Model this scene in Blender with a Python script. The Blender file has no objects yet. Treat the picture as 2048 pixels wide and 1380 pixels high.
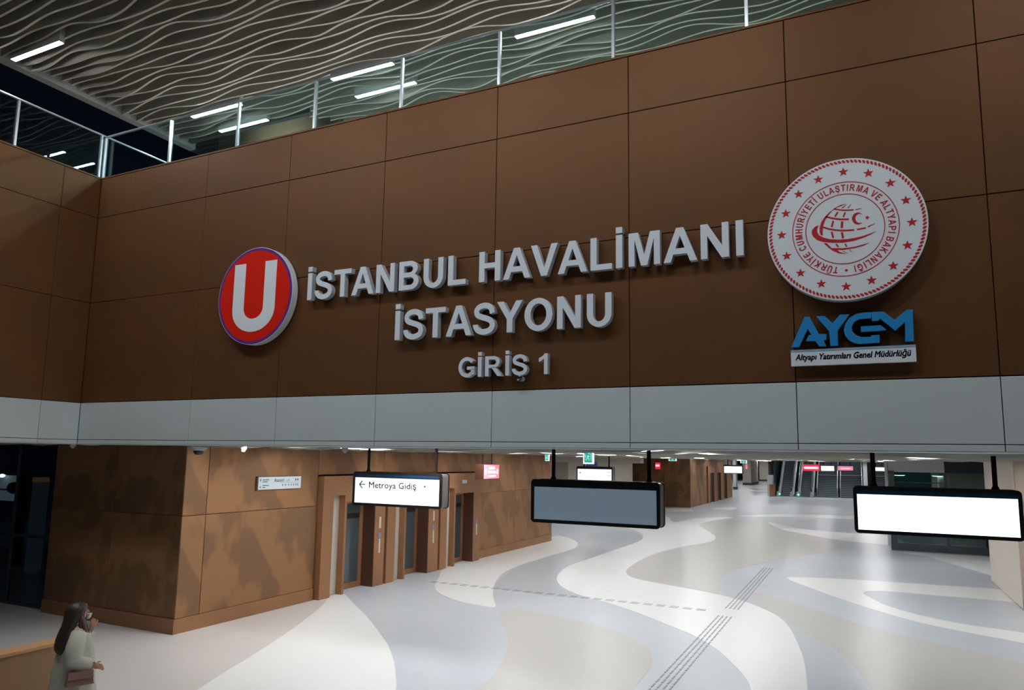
import bpy, bmesh, math, random
from mathutils import Vector, Matrix
from mathutils.geometry import tessellate_polygon
random.seed(7)
SC = bpy.context.scene
COL = SC.collection
R = math.radians
H = 3.7                                   # eye height above the concourse floor

# ---------------------------------------------------------------- camera
F, CY = 1438.5, 727.3
YAW, PITCH, ROLL = R(25.857), R(7.456), R(0.909)
cy_, sy_, cp_, sp_ = math.cos(YAW), math.sin(YAW), math.cos(PITCH), math.sin(PITCH)
fw = Vector((-sy_*cp_, cy_*cp_, sp_)); rt = Vector((cy_, sy_, 0)); up = rt.cross(fw)
rt2 = rt*math.cos(ROLL) + up*math.sin(ROLL); up2 = up*math.cos(ROLL) - rt*math.sin(ROLL)
cam = bpy.data.cameras.new('camera'); camo = bpy.data.objects.new('camera', cam); COL.objects.link(camo)
cam.sensor_width = 36; cam.lens = F/2048*36; cam.shift_y = (CY-690)/2048; cam.clip_end = 400
M = Matrix((rt2, up2, -fw)).transposed().to_4x4(); M.translation = (0, 0, H)
camo.matrix_world = M
SC.camera = camo
# ---------------------------------------------------------------- world, exposure
w = bpy.data.worlds.new('night'); SC.world = w; w.use_nodes = True
w.node_tree.nodes['Background'].inputs[0].default_value = (0.010, 0.016, 0.03, 1)
w.node_tree.nodes['Background'].inputs[1].default_value = 0.15
SC.view_settings.view_transform = 'Standard'; SC.view_settings.look = 'None'
SC.view_settings.exposure = 0.0; SC.view_settings.gamma = 1.0; SC.view_settings.use_curve_mapping = False
SC.cycles.max_bounces = 8; SC.cycles.diffuse_bounces = 5; SC.cycles.glossy_bounces = 4
SC.cycles.transparent_max_bounces = 16
SC.cycles.use_denoising = True
SC.cycles.sample_clamp_indirect = 4
# strengths of the lamps, seen and added
LOWER_STRIP = 104.0          # LED strips in the concourse ceiling
UPPER_STRIP = 195.0          # LED strips in the hall ceiling
SIGN_EMIT = 1.08

def ray(x, y):
    return (rt2*((x-1024)/F) - up2*((y-CY)/F) + fw)
EYE = Vector((0, 0, H))
def onY(x, y, Y): d = ray(x, y); return EYE + d*(Y/d.y)
def onX(x, y, X): d = ray(x, y); return EYE + d*(X/d.x)
def onZ(x, y, Z=0.0): d = ray(x, y); return EYE + d*((Z-H)/d.z)

# ---------------------------------------------------------------- materials
def mat(name, col, rough=0.5, metal=0.0, emit=None, es=0.0, spec=0.5, bump=None, vary=None, coat=0.0):
    m = bpy.data.materials.new(name); m.use_nodes = True
    nt = m.node_tree; b = nt.nodes['Principled BSDF']
    b.inputs['Base Color'].default_value = (*col, 1); b.inputs['Roughness'].default_value = rough
    b.inputs['Metallic'].default_value = metal; b.inputs['Specular IOR Level'].default_value = spec
    b.inputs['Coat Weight'].default_value = coat
    if emit: b.inputs['Emission Color'].default_value = (*emit, 1); b.inputs['Emission Strength'].default_value = es
    tc = nt.nodes.new('ShaderNodeTexCoord')
    if vary:
        scale, c2, lo, hi, sx = vary
        mp = nt.nodes.new('ShaderNodeMapping'); mp.inputs['Scale'].default_value = sx
        nt.links.new(tc.outputs['Object'], mp.inputs[0])
        n = nt.nodes.new('ShaderNodeTexNoise'); n.inputs['Scale'].default_value = scale; n.inputs['Detail'].default_value = 3
        nt.links.new(mp.outputs[0], n.inputs['Vector'])
        r = nt.nodes.new('ShaderNodeValToRGB'); r.color_ramp.elements[0].position = lo; r.color_ramp.elements[1].position = hi
        r.color_ramp.elements[0].color = (*col, 1); r.color_ramp.elements[1].color = (*c2, 1)
        nt.links.new(n.outputs['Fac'], r.inputs[0]); nt.links.new(r.outputs[0], b.inputs['Base Color'])
    if bump:
        n = nt.nodes.new('ShaderNodeTexNoise'); n.inputs['Scale'].default_value = bump[0]; n.inputs['Detail'].default_value = 4
        nt.links.new(tc.outputs['Object'], n.inputs['Vector'])
        bp = nt.nodes.new('ShaderNodeBump'); bp.inputs['Strength'].default_value = bump[1]; bp.inputs['Distance'].default_value = 0.01
        nt.links.new(n.outputs['Fac'], bp.inputs['Height']); nt.links.new(bp.outputs[0], b.inputs['Normal'])
    return m

MT = {}
MT['copper'] = mat('copper_panel', (0.158, 0.066, 0.024), 0.5, 0.35, spec=0.25, vary=(0.7, (0.135, 0.062, 0.025), 0.35, 0.7, (1, 1, 1)), bump=(60, 0.08))
MT['copper_stain'] = mat('stained_copper_wall', (0.300, 0.148, 0.062), 0.5, 0.35, vary=(1.0, (0.205, 0.105, 0.048), 0.47, 0.545, (1, 1, 0.75)), bump=(80, 0.15))
MT['copper_trim'] = mat('copper_trim', (0.33, 0.155, 0.070), 0.45, 0.25, vary=(0.6, (0.28, 0.135, 0.06), 0.4, 0.6, (1, 1, 1)))
MT['copper_dark'] = mat('dark_copper_reveal', (0.10, 0.042, 0.024), 0.45, 0.2)
MT['joint'] = mat('joint_shadow_gap', (0.03, 0.016, 0.01), 0.8)
MT['jointg'] = mat('grey_joint', (0.10, 0.11, 0.11), 0.8)
MT['band'] = mat('pale_grey_panel', (0.58, 0.62, 0.63), 0.45, vary=(0.5, (0.54, 0.58, 0.58), 0.4, 0.6, (1, 1, 1)))
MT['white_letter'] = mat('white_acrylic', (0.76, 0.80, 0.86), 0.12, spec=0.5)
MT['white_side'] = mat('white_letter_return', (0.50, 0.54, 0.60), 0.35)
MT['logo_white'] = mat('logo_white', (0.80, 0.84, 0.88), 0.25)
MT['logo_red'] = mat('logo_red', (0.72, 0.016, 0.006), 0.3)
MT['emblem_red'] = mat('emblem_red', (0.52, 0.02, 0.03), 0.4)
MT['purple'] = mat('logo_purple', (0.13, 0.03, 0.24), 0.3)
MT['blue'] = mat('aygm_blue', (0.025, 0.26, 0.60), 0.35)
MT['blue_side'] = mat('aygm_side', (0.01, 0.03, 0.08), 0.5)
MT['text_blue'] = mat('print_blue', (0.05, 0.16, 0.30), 0.5)
MT['line_blue'] = mat('stripe_blue', (0.22, 0.36, 0.50), 0.5)
MT['floor'] = mat('terrazzo_blue_grey', (0.56, 0.60, 0.64), 0.30, spec=0.45, vary=(0.25, (0.52, 0.555, 0.585), 0.35, 0.65, (1, 1, 1)))
MT['fl_white'] = mat('terrazzo_white', (0.83, 0.84, 0.82), 0.30, spec=0.45)
MT['fl_beige'] = mat('terrazzo_beige', (0.545, 0.53, 0.50), 0.30, spec=0.45)
MT['fl_pink'] = mat('terrazzo_warm_grey', (0.66, 0.62, 0.60), 0.30, spec=0.45)
MT['fl_grey'] = mat('terrazzo_mid_grey', (0.47, 0.50, 0.53), 0.30, spec=0.45)
MT['steel'] = mat('stainless_steel', (0.62, 0.62, 0.60), 0.28, 1.0)
MT['steel_pale'] = mat('brushed_pale_steel', (0.66, 0.63, 0.56), 0.42, 0.15)
MT['stud'] = mat('tactile_steel', (0.36, 0.37, 0.39), 0.35, 0.4)
MT['baffle'] = mat('baffle_side', (0.40, 0.355, 0.30), 0.7)  # sides coloured darker than the edges to paint in the slot shade
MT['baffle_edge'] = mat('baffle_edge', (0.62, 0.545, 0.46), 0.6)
MT['baffle_low'] = mat('concourse_baffle', (0.60, 0.585, 0.54), 0.6)
MT['plenum'] = mat('dark_plenum', (0.06, 0.06, 0.055), 0.9)
MT['trimgrey'] = mat('grey_ceiling_trim', (0.45, 0.44, 0.42), 0.5)
MT['black'] = mat('black_casing', (0.010, 0.008, 0.008), 0.4, spec=0.25)
MT['rod'] = mat('black_rod', (0.010, 0.006, 0.006), 0.9, spec=0.05)
MT['case_side'] = mat('grey_casing_side', (0.17, 0.155, 0.15), 0.4)
MT['blue_bezel'] = mat('navy_bezel', (0.006, 0.026, 0.058), 0.6, spec=0.1)
MT['screen_off'] = mat('unlit_screen', (0.17, 0.215, 0.255), 0.25, emit=(0.40, 0.55, 0.68), es=0.22)  # emission paints in the light reflected by the dead screen
MT['screen_on'] = mat('lit_white_screen', (0.8, 0.8, 0.8), 0.4, emit=(0.93, 0.97, 1.0), es=SIGN_EMIT)
MT['screen_big'] = mat('bright_white_screen', (0.8, 0.8, 0.8), 0.4, emit=(0.95, 1.0, 1.0), es=SIGN_EMIT*1.8)
MT['print_dark'] = mat('print_dark_teal', (0.03, 0.09, 0.12), 0.6)
MT['print_grey'] = mat('print_grey', (0.16, 0.19, 0.21), 0.6)
MT['print_faint'] = mat('print_faint', (0.5, 0.5, 0.5), 0.6, emit=(0.8, 0.78, 0.78), es=0.42)
MT['pink_lit'] = mat('lit_pink', (0.8, 0.3, 0.4), 0.5, emit=(0.80, 0.22, 0.30), es=0.75)
MT['pink_text'] = mat('lit_pink_white', (0.9, 0.8, 0.85), 0.5, emit=(1.0, 0.80, 0.88), es=1.0)
MT['red_lit'] = mat('lit_red', (0.7, 0.02, 0.05), 0.5, emit=(0.80, 0.03, 0.08), es=0.8)
MT['green_lit'] = mat('lit_green', (0.02, 0.4, 0.3), 0.5, emit=(0.03, 0.33, 0.26), es=0.8)
MT['green_fig'] = mat('lit_green_figure', (0.5, 0.9, 0.85), 0.5, emit=(0.25, 0.62, 0.60), es=0.8)
MT['green_spot'] = mat('green_indicator', (0.1, 0.9, 0.5), 0.5, emit=(0.10, 1.0, 0.55), es=1.6)
MT['plate'] = mat('wall_sign_plate', (0.62, 0.70, 0.74), 0.4)
MT['plate_text'] = mat('wall_sign_print', (0.10, 0.15, 0.17), 0.6)
MT['beige'] = mat('beige_wall', (0.52, 0.475, 0.40), 0.6)
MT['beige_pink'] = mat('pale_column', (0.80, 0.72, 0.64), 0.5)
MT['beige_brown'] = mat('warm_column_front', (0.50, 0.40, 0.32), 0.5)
MT['taupe'] = mat('taupe_wall', (0.30, 0.27, 0.22), 0.6)
MT['greywall'] = mat('grey_wall', (0.56, 0.57, 0.58), 0.6)
MT['navy'] = mat('navy_panel', (0.012, 0.018, 0.034), 0.4)
MT['teal_dark'] = mat('dark_teal_wall', (0.012, 0.035, 0.042), 0.4)
MT['dark'] = mat('dark_frame', (0.05, 0.06, 0.07), 0.45)
MT['step'] = mat('dark_stair_tread', (0.20, 0.245, 0.27), 0.6)
MT['riser'] = mat('stair_riser', (0.07, 0.09, 0.10), 0.7)
MT['rail'] = mat('rail_steel', (0.50, 0.52, 0.55), 0.3, 0.7)
MT['strip'] = mat('led_strip', (1, 1, 1), 0.5, emit=(0.98, 0.985, 1.0), es=LOWER_STRIP)
MT['strip_up'] = mat('led_strip_upper', (1, 1, 1), 0.5, emit=(0.92, 0.98, 1.0), es=UPPER_STRIP)
MT['house'] = mat('strip_housing', (0.5, 0.5, 0.5), 0.5)
MT['dome_w'] = mat('camera_housing', (0.55, 0.58, 0.60), 0.4)
MT['dome_g'] = mat('camera_dome', (0.02, 0.03, 0.05), 0.08)
MT['upstand'] = mat('escalator_parapet', (0.34, 0.19, 0.09), 0.5)
MT['cap'] = mat('escalator_parapet_cap', (0.62, 0.33, 0.15), 0.45)
MT['skin'] = mat('skin', (0.50, 0.25, 0.16), 0.5)
MT['coat'] = mat('cream_coat', (0.50, 0.48, 0.40), 0.85, bump=(14, 0.5))
MT['hair'] = mat('dark_brown_hair', (0.035, 0.018, 0.014), 0.45, bump=(40, 0.5))
MT['hair_hi'] = mat('brown_hair_lock', (0.09, 0.04, 0.028), 0.45)
MT['bag'] = mat('dusky_pink_leather', (0.26, 0.14, 0.12), 0.5)
MT['shoe'] = mat('shoe_leather', (0.03, 0.02, 0.02), 0.5)
MT['phone'] = mat('white_phone', (0.7, 0.7, 0.68), 0.4)
MT['outside'] = mat('lit_panel_outside', (0.3, 0.33, 0.34), 0.6, emit=(0.32, 0.40, 0.40), es=0.32)
MT['outside_lamp'] = mat('lamp_outside', (1, 1, 1), 0.6, emit=(0.85, 1.0, 1.0), es=6)
MT['outside_orange'] = mat('amber_panel', (0.3, 0.15, 0.04), 0.6, emit=(0.4, 0.2, 0.05), es=0.25)
MT['blue_screen'] = mat('navy_screen', (0.01, 0.03, 0.10), 0.3, emit=(0.03, 0.07, 0.16), es=0.3)

def glass(name, tint, refl=0.12, rough=0.0, dens=0.8):
    m = bpy.data.materials.new(name); m.use_nodes = True; nt = m.node_tree
    nt.nodes.remove(nt.nodes['Principled BSDF']); out = nt.nodes['Material Output']
    t = nt.nodes.new('ShaderNodeBsdfTransparent'); t.inputs[0].default_value = (*tint, 1)
    g = nt.nodes.new('ShaderNodeBsdfGlossy'); g.inputs['Roughness'].default_value = rough; g.inputs[0].default_value = (0.9, 0.97, 1, 1)
    fr = nt.nodes.new('ShaderNodeFresnel'); fr.inputs[0].default_value = 1.45
    mu = nt.nodes.new('ShaderNodeMath'); mu.operation = 'MULTIPLY'; mu.inputs[1].default_value = dens
    ad = nt.nodes.new('ShaderNodeMath'); ad.inputs[1].default_value = refl*0.3; ad.use_clamp = True
    mx = nt.nodes.new('ShaderNodeMixShader')
    nt.links.new(fr.outputs[0], mu.inputs[0]); nt.links.new(mu.outputs[0], ad.inputs[0]); nt.links.new(ad.outputs[0], mx.inputs[0])
    nt.links.new(t.outputs[0], mx.inputs[1]); nt.links.new(g.outputs[0], mx.inputs[2]); nt.links.new(mx.outputs[0], out.inputs[0])
    return m
MT['rail_glass'] = glass('balustrade_glass', (0.80, 0.93, 0.93), 0.05, dens=0.30)
MT['night_glass'] = glass('facade_glass', (0.55, 0.62, 0.66), 0.08, dens=0.35)
MT['teal_glass'] = glass('teal_glass', (0.50, 0.70, 0.70), 0.25)
MT['door_glass'] = mat('dark_door_glass', (0.055, 0.07, 0.075), 0.12, spec=0.8)

# ---------------------------------------------------------------- mesh building
class MB:
    def __init__(s): s.v = []; s.f = []; s.mi = []; s.m = 0
    def add(s, vs, fs):
        n = len(s.v); s.v += [tuple(v) for v in vs]
        for f in fs: s.f.append([i+n for i in f]); s.mi.append(s.m)
        return s
    def box(s, a, b):
        x0, y0, z0 = a; x1, y1, z1 = b
        if x0 > x1: x0, x1 = x1, x0
        if y0 > y1: y0, y1 = y1, y0
        if z0 > z1: z0, z1 = z1, z0
        return s.add([(x0,y0,z0),(x1,y0,z0),(x1,y1,z0),(x0,y1,z0),(x0,y0,z1),(x1,y0,z1),(x1,y1,z1),(x0,y1,z1)],
              [(0,3,2,1),(4,5,6,7),(0,1,5,4),(1,2,6,5),(2,3,7,6),(3,0,4,7)])
    def prism(s, outer, holes, fn, d0, d1):
        """polygon in 2D -> solid; fn(u, v, d) gives the 3D point"""
        loops = [outer] + list(holes)
        flat = [p for l in loops for p in l]
        tris = tessellate_polygon([[Vector((p[0], p[1], 0)) for p in l] for l in loops])
        n = len(flat)
        vs = [fn(p[0], p[1], d0) for p in flat] + [fn(p[0], p[1], d1) for p in flat]
        fs = []
        def orient(t):
            a, b, c = (flat[i] for i in t)
            return (b[0]-a[0])*(c[1]-a[1])-(b[1]-a[1])*(c[0]-a[0]) > 0
        for t in tris:
            t = tuple(t)
            if not orient(t): t = t[::-1]
            fs.append(t); fs.append(tuple(i+n for i in t[::-1]))
        k0 = len(fs)
        o = 0
        for l in loops:
            k = len(l)
            for i in range(k):
                j = (i+1) % k
                fs.append((o+i, o+j, o+j+n, o+i+n))
            o += k
        base = len(s.v); s.v += [tuple(v) for v in vs]
        for q, f in enumerate(fs):
            s.f.append([i+base for i in f]); s.mi.append(s.m if q < k0 else getattr(s, 'side', s.m))
        return s
    def tube(s, pts, r, seg=8, caps=True):
        pts = [Vector(p) for p in pts]; rs = r if isinstance(r, (list, tuple)) else [r]*len(pts)
        rings = []
        for i, p in enumerate(pts):
            t = (pts[min(i+1, len(pts)-1)] - pts[max(i-1, 0)]).normalized()
            a = t.orthogonal().normalized() if i == 0 else (rings[-1][1] - t*rings[-1][1].dot(t)).normalized()
            b = t.cross(a)
            rings.append(([p + (a*math.cos(2*math.pi*k/seg)+b*math.sin(2*math.pi*k/seg))*rs[i] for k in range(seg)], a))
        vs = [v for q, _ in rings for v in q]; fs = []
        for i in range(len(pts)-1):
            for k in range(seg):
                k2 = (k+1) % seg
                fs.append((i*seg+k, i*seg+k2, (i+1)*seg+k2, (i+1)*seg+k))
        if caps: fs.append(tuple(range(seg))[::-1]); fs.append(tuple((len(pts)-1)*seg+k for k in range(seg)))
        return s.add(vs, fs)
    def lathe(s, prof, c=(0,0,0), seg=20):
        vs = []; fs = []
        for r, z in prof:
            for k in range(seg):
                a = 2*math.pi*k/seg; vs.append((c[0]+r*math.cos(a), c[1]+r*math.sin(a), c[2]+z))
        for i in range(len(prof)-1):
            for k in range(seg):
                k2 = (k+1) % seg; fs.append((i*seg+k, i*seg+k2, (i+1)*seg+k2, (i+1)*seg+k))
        fs.append(tuple(range(seg))[::-1]); fs.append(tuple((len(prof)-1)*seg+k for k in range(seg)))
        return s.add(vs, fs)
    def mesh(s, name, mats, smooth=False):
        me = bpy.data.meshes.new(name); me.from_pydata(s.v, [], s.f)
        for m in (mats if isinstance(mats, (list, tuple)) else [mats]): me.materials.append(MT[m] if isinstance(m, str) else m)
        me.polygons.foreach_set('material_index', s.mi)
        if smooth: me.polygons.foreach_set('use_smooth', [True]*len(me.polygons))
        me.update(); return me

def link(name, me, parent=None, loc=None):
    o = bpy.data.objects.new(name, me); COL.objects.link(o)
    if parent is not None:
        o.parent = parent
    if loc is not None: o.location = loc
    return o
def wloc(o):
    l = Vector(o.location); p = o.parent
    while p: l += p.location; p = p.parent
    return l
def part(name, mb, mats, parent=None, smooth=False, origin=None):
    """mesh given in world coordinates; becomes a child of parent (all parents are unrotated)"""
    me = mb.mesh(name, mats, smooth)
    if origin is None and mb.v:
        xs = list(zip(*mb.v)); origin = Vector([(min(a)+max(a))/2 for a in xs])
    origin = Vector(origin)
    me.transform(Matrix.Translation(-origin))
    base = wloc(parent) if parent is not None else Vector((0, 0, 0))
    return link(name, me, parent, origin - base)
def tag(o, label=None, cat=None, group=None, kind=None):
    if label: o['label'] = label
    if cat: o['category'] = cat
    if group: o['group'] = group
    if kind: o['kind'] = kind
    return o
def thing(name, loc, label=None, cat=None, group=None, kind=None):
    o = bpy.data.objects.new(name, None); COL.objects.link(o); o.location = loc; o.empty_display_size = 0.2
    return tag(o, label, cat, group, kind)
def B(a, b): return MB().box(a, b)
def catmull(P, n=6, closed=False):
    out = []; k = len(P)
    rng = range(k) if closed else range(k-1)
    for i in rng:
        if closed: p0, p1, p2, p3 = (P[(i-1) % k], P[i], P[(i+1) % k], P[(i+2) % k])
        else: p0, p1, p2, p3 = P[max(i-1, 0)], P[i], P[i+1], P[min(i+2, k-1)]
        for j in range(n):
            t = j/n
            out.append(tuple(0.5*((2*b)+(-a+c)*t+(2*a-5*b+4*c-d)*t*t+(-a+3*b-3*c+d)*t**3) for a, b, c, d in zip(p0, p1, p2, p3)))
    if not closed: out.append(tuple(P[-1]))
    return out

# ================================================================ GLYPHS (cap height 1)
def stroke(P, w, n=5, smooth=True):
    Q = catmull(P, n) if smooth and len(P) > 2 else [tuple(p) for p in P]
    L = []; Rr = []
    for i, p in enumerate(Q):
        a = Q[max(i-1, 0)]; b = Q[min(i+1, len(Q)-1)]
        dx, dy = b[0]-a[0], b[1]-a[1]; l = math.hypot(dx, dy) or 1
        ww = (w[0]+(w[1]-w[0])*i/(len(Q)-1)) if isinstance(w, tuple) else w
        nx, ny = -dy/l*ww/2, dx/l*ww/2
        L.append((p[0]+nx, p[1]+ny)); Rr.append((p[0]-nx, p[1]-ny))
    return Rr + L[::-1]
def arc(cx, cy, rx, ry, a0, a1, n=12):
    return [(cx+rx*math.cos(R(a0+(a1-a0)*i/n)), cy+ry*math.sin(R(a0+(a1-a0)*i/n))) for i in range(n+1)]
def rect(x0, y0, x1, y1): return [(x0, y0), (x1, y0), (x1, y1), (x0, y1)]
GL = {}
S_ = 0.205; T_ = 0.17
GL['I'] = (0.205, [(rect(0, 0, S_, 1), [])])
GL['İ'] = (0.205, [(rect(0, 0, S_, 1), []), (rect(0, 1.06, S_, 1.24), [])])
GL['L'] = (0.70, [([(0, 0), (0.70, 0), (0.70, T_), (S_, T_), (S_, 1), (0, 1)], [])])
GL['T'] = (0.80, [([(0, 1), (0, 1-T_), (0.2975, 1-T_), (0.2975, 0), (0.5025, 0), (0.5025, 1-T_), (0.8, 1-T_), (0.8, 1)], [])])
GL['H'] = (0.80, [([(0, 0), (S_, 0), (S_, 0.44), (0.595, 0.44), (0.595, 0), (0.8, 0), (0.8, 1), (0.595, 1), (0.595, 0.61), (S_, 0.61), (S_, 1), (0, 1)], [])])
GL['N'] = (0.80, [([(0, 0), (0.19, 0), (0.19, 0.66), (0.59, 0), (0.8, 0), (0.8, 1), (0.61, 1), (0.61, 0.35), (0.205, 1), (0, 1)], [])])
GL['A'] = (1.0, [([(0, 0), (0.215, 0), (0.295, 0.225), (0.70, 0.225), (0.785, 0), (1.0, 0), (0.605, 1), (0.39, 1)], [[(0.36, 0.395), (0.497, 0.765), (0.635, 0.395)]])])
GL['V'] = (0.94, [([(0.365, 0), (0.575, 0), (0.94, 1), (0.72, 1), (0.475, 0.26), (0.22, 1), (0, 1)], [])])
GL['M'] = (0.97, [([(0, 0), (0.185, 0), (0.185, 0.79), (0.385, 0), (0.58, 0), (0.785, 0.79), (0.785, 0), (0.97, 0), (0.97, 1), (0.67, 1), (0.485, 0.32), (0.30, 1), (0, 1)], [])])
GL['Y'] = (0.94, [([(0.368, 0), (0.573, 0), (0.573, 0.42), (0.94, 1), (0.70, 1), (0.473, 0.61), (0.24, 1), (0, 1), (0.368, 0.42)], [])])
GL['E'] = (0.72, [([(0, 0), (0.72, 0), (0.72, T_), (S_, T_), (S_, 0.44), (0.66, 0.44), (0.66, 0.61), (S_, 0.61), (S_, 1-T_), (0.70, 1-T_), (0.70, 1), (0, 1)], [])])
GL['K'] = (0.90, [(rect(0, 0, S_, 1), []), ([(S_-0.02, 0.30), (S_-0.02, 0.56), (0.60, 1), (0.87, 1)], []), ([(0.33, 0.48), (0.64, 0), (0.90, 0), (0.47, 0.62)], [])])
GL['1'] = (0.46, [([(0.27, 0), (0.46, 0), (0.46, 1), (0.30, 1), (0.20, 0.88), (0, 0.78), (0, 0.60), (0.14, 0.66), (0.27, 0.75)], [])])
_u = [(0, 1), (0, 0.37)] + arc(0.40, 0.37, 0.40, 0.39, 180, 360, 18)[1:] + [(0.80, 1), (0.595, 1), (0.595, 0.39)] + arc(0.40, 0.37, 0.195, 0.22, 360, 180, 14)[1:] + [(0.205, 1)]
GL['U'] = (0.80, [(_u, [])])
GL['Ü'] = (0.80, [(_u, []), (rect(0.15, 1.06, 0.33, 1.24), []), (rect(0.47, 1.06, 0.65, 1.24), [])])
GL['O'] = (0.98, [(arc(0.49, 0.5, 0.49, 0.52, 0, 360, 40)[:-1], [arc(0.49, 0.5, 0.28, 0.345, 0, 360, 32)[:-1]])])
_s = stroke([(0.715, 0.66), (0.685, 0.79), (0.58, 0.895), (0.40, 0.925), (0.22, 0.88), (0.125, 0.765), (0.165, 0.63), (0.32, 0.555), (0.52, 0.495), (0.68, 0.40), (0.725, 0.265), (0.65, 0.14), (0.50, 0.08), (0.34, 0.075), (0.19, 0.13), (0.10, 0.245), (0.09, 0.32)], 0.185)
_ced = stroke([(0.44, 0.0), (0.42, -0.09), (0.52, -0.12), (0.54, -0.20), (0.45, -0.25), (0.30, -0.23)], 0.085)
GL['S'] = (0.83, [(_s, [])])
GL['Ş'] = (0.83, [(_s, []), (_ced, [])])
_bo = [(0, 0), (0.47, 0)] + arc(0.50, 0.285, 0.335, 0.285, -90, 60, 12) + arc(0.46, 0.745, 0.325, 0.255, -45, 90, 12) + [(0, 1)]
GL['B'] = (0.835, [(_bo, [[(S_, 0.165), (S_, 0.435)] + arc(0.48, 0.30, 0.15, 0.135, 90, -90, 10), [(S_, 0.60), (S_, 0.835)] + arc(0.45, 0.7175, 0.135, 0.1175, 90, -90, 10)])])
_po = lambda y: [(0, 0), (S_, 0), (S_, y)] + arc(0.48, (1+y)/2, 0.33, (1-y)/2, -90, 90, 14) + [(0, 1)]
GL['P'] = (0.81, [(_po(0.38), [[(S_, 0.545), (S_, 0.835)] + arc(0.46, 0.69, 0.145, 0.145, 90, -90, 10)])])
GL['R'] = (0.93, [(_po(0.41), [[(S_, 0.57), (S_, 0.835)] + arc(0.48, 0.7025, 0.14, 0.1325, 90, -90, 10)]), ([(0.36, 0.42), (0.69, 0), (0.93, 0), (0.79, 0.20), (0.66, 0.37), (0.52, 0.46)], [])])
_c = stroke(arc(0.48, 0.5, 0.385, 0.425, 35, 320, 26), 0.195, smooth=False)
GL['C'] = (0.88, [(_c, [])])
_g = stroke(arc(0.49, 0.5, 0.39, 0.425, 38, 312, 26), 0.19, smooth=False)
GL['G'] = (0.92, [(_g, []), ([(0.50, 0.37), (0.92, 0.37), (0.92, 0.53), (0.50, 0.53)], []), ([(0.725, 0.12), (0.92, 0.12), (0.92, 0.40), (0.725, 0.40)], [])])
GL['Ğ'] = (0.92, GL['G'][1] + [(stroke([(0.25, 1.22), (0.35, 1.11), (0.50, 1.08), (0.65, 1.11), (0.75, 1.22)], 0.08), [])])
SB = {'I': .10, 'İ': .10, 'A': .005, 'V': .005, 'Y': .005, 'T': .025, 'L': .10, 'S': .055, 'Ş': .055, 'O': .06, '1': .16}
def layout(text, spacing=0.0, space=0.39):
    x = 0; out = []
    for ch in text:
        if ch == ' ': x += space; continue
        sb = SB.get(ch, 0.10); x += sb
        out.append((ch, x)); x += GL[ch][0] + (0.03 if ch == 'L' else sb) + spacing
    return out, out[-1][1] + GL[out[-1][0]][0]
def font_mesh(mb, text, size, fn, d0=0.0, offset=0.0, width=None, shear=0.0, bold=0.0):
    """flat print from Blender's built-in letters; fn(u, v, d) places it"""
    c = bpy.data.curves.new('print', 'FONT'); c.body = text; c.size = size; c.offset = offset*size; c.shear = shear
    c.resolution_u = 2
    o = bpy.data.objects.new('print', c); COL.objects.link(o)
    dg = bpy.context.evaluated_depsgraph_get(); me = bpy.data.meshes.new_from_object(o.evaluated_get(dg))
    xs = [v.co.x for v in me.vertices] or [0, 1]; k = (width/(max(xs)-min(xs))) if width else 1; x0 = min(xs) if width else 0
    for du, dv in ([(0, 0)] if not bold else [(-bold, 0), (bold, 0), (0, bold), (0, -bold), (-bold*.7, bold*.7), (bold*.7, -bold*.7), (bold*.7, bold*.7), (-bold*.7, -bold*.7)]):
        mb.add([fn((v.co.x-x0)*k+du, v.co.y+dv, d0) for v in me.vertices], [tuple(p.vertices) for p in me.polygons])
    bpy.data.objects.remove(o); bpy.data.curves.remove(c); bpy.data.meshes.remove(me)
    return mb

# ================================================================ STRUCTURE: floor
def fpoly(name, P, m, h, parent, smooth=True):
    Q = catmull(P, 5, closed=True) if smooth else P
    W = [onZ(x, y) for x, y in Q]
    mb = MB().prism([(p.x, p.y) for p in W], [], lambda u, v, d: (u, v, d), h, -0.01)
    return part(name, mb, m, parent)
fl = thing('floor', (0, 9.8, 0), 'pale terrazzo concourse floor with curved white, grey and beige inlays', kind='structure')
part('floor_base', B((-40, -4, -0.2), (14, 170, 0)), 'floor', fl)
c8 = lambda L: [(1100+x/3.4133, 1000+y/3.4133) for x, y in L]
c2 = lambda L: [(820+x/3.9385, 1060+y/3.9385) for x, y in L]
c3 = lambda L: [(1520+x/3.879, 1080+y/3.879) for x, y in L]
c1 = lambda L: [(340+x/3.9385, 1160+y/3.9385) for x, y in L]
c4 = lambda L: [(1280+x/4.6545, 980+y/4.6545) for x, y in L]
# warm grey field by the elevator wall
fpoly('floor_inlay', [(0, 1195), (95, 1223), (193, 1247), (346, 1270), (624, 1203), (668, 1188), (600, 1262), (500, 1325), (390, 1385), (200, 1600), (-400, 1600), (-300, 1200)], 'fl_pink', 0.0015, fl, False)
# white wedge from the first elevator
fpoly('floor_inlay', c1([(1270, 118), (1200, 200), (1080, 300), (900, 430), (640, 600), (400, 745), (220, 862), (-100, 1050), (-500, 1300), (600, 1500), (1500, 1300), (1720, 1050), (1780, 866), (1775, 720), (1760, 630), (1720, 520), (1660, 430), (1560, 300), (1450, 190), (1380, 115), (1330, 95)]), 'fl_white', 0.003, fl)
# lobed white field past the elevators
fpoly('floor_inlay', c2([(270, 300), (230, 370), (198, 430), (215, 485), (300, 530), (420, 570), (560, 595), (672, 606), (655, 530), (655, 470), (670, 420), (720, 350), (860, 280), (1080, 210), (1240, 165), (1315, 130), (1310, 90), (1240, 60), (1150, 46), (1000, 80), (700, 150), (450, 230)]), 'fl_white', 0.003, fl)
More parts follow.
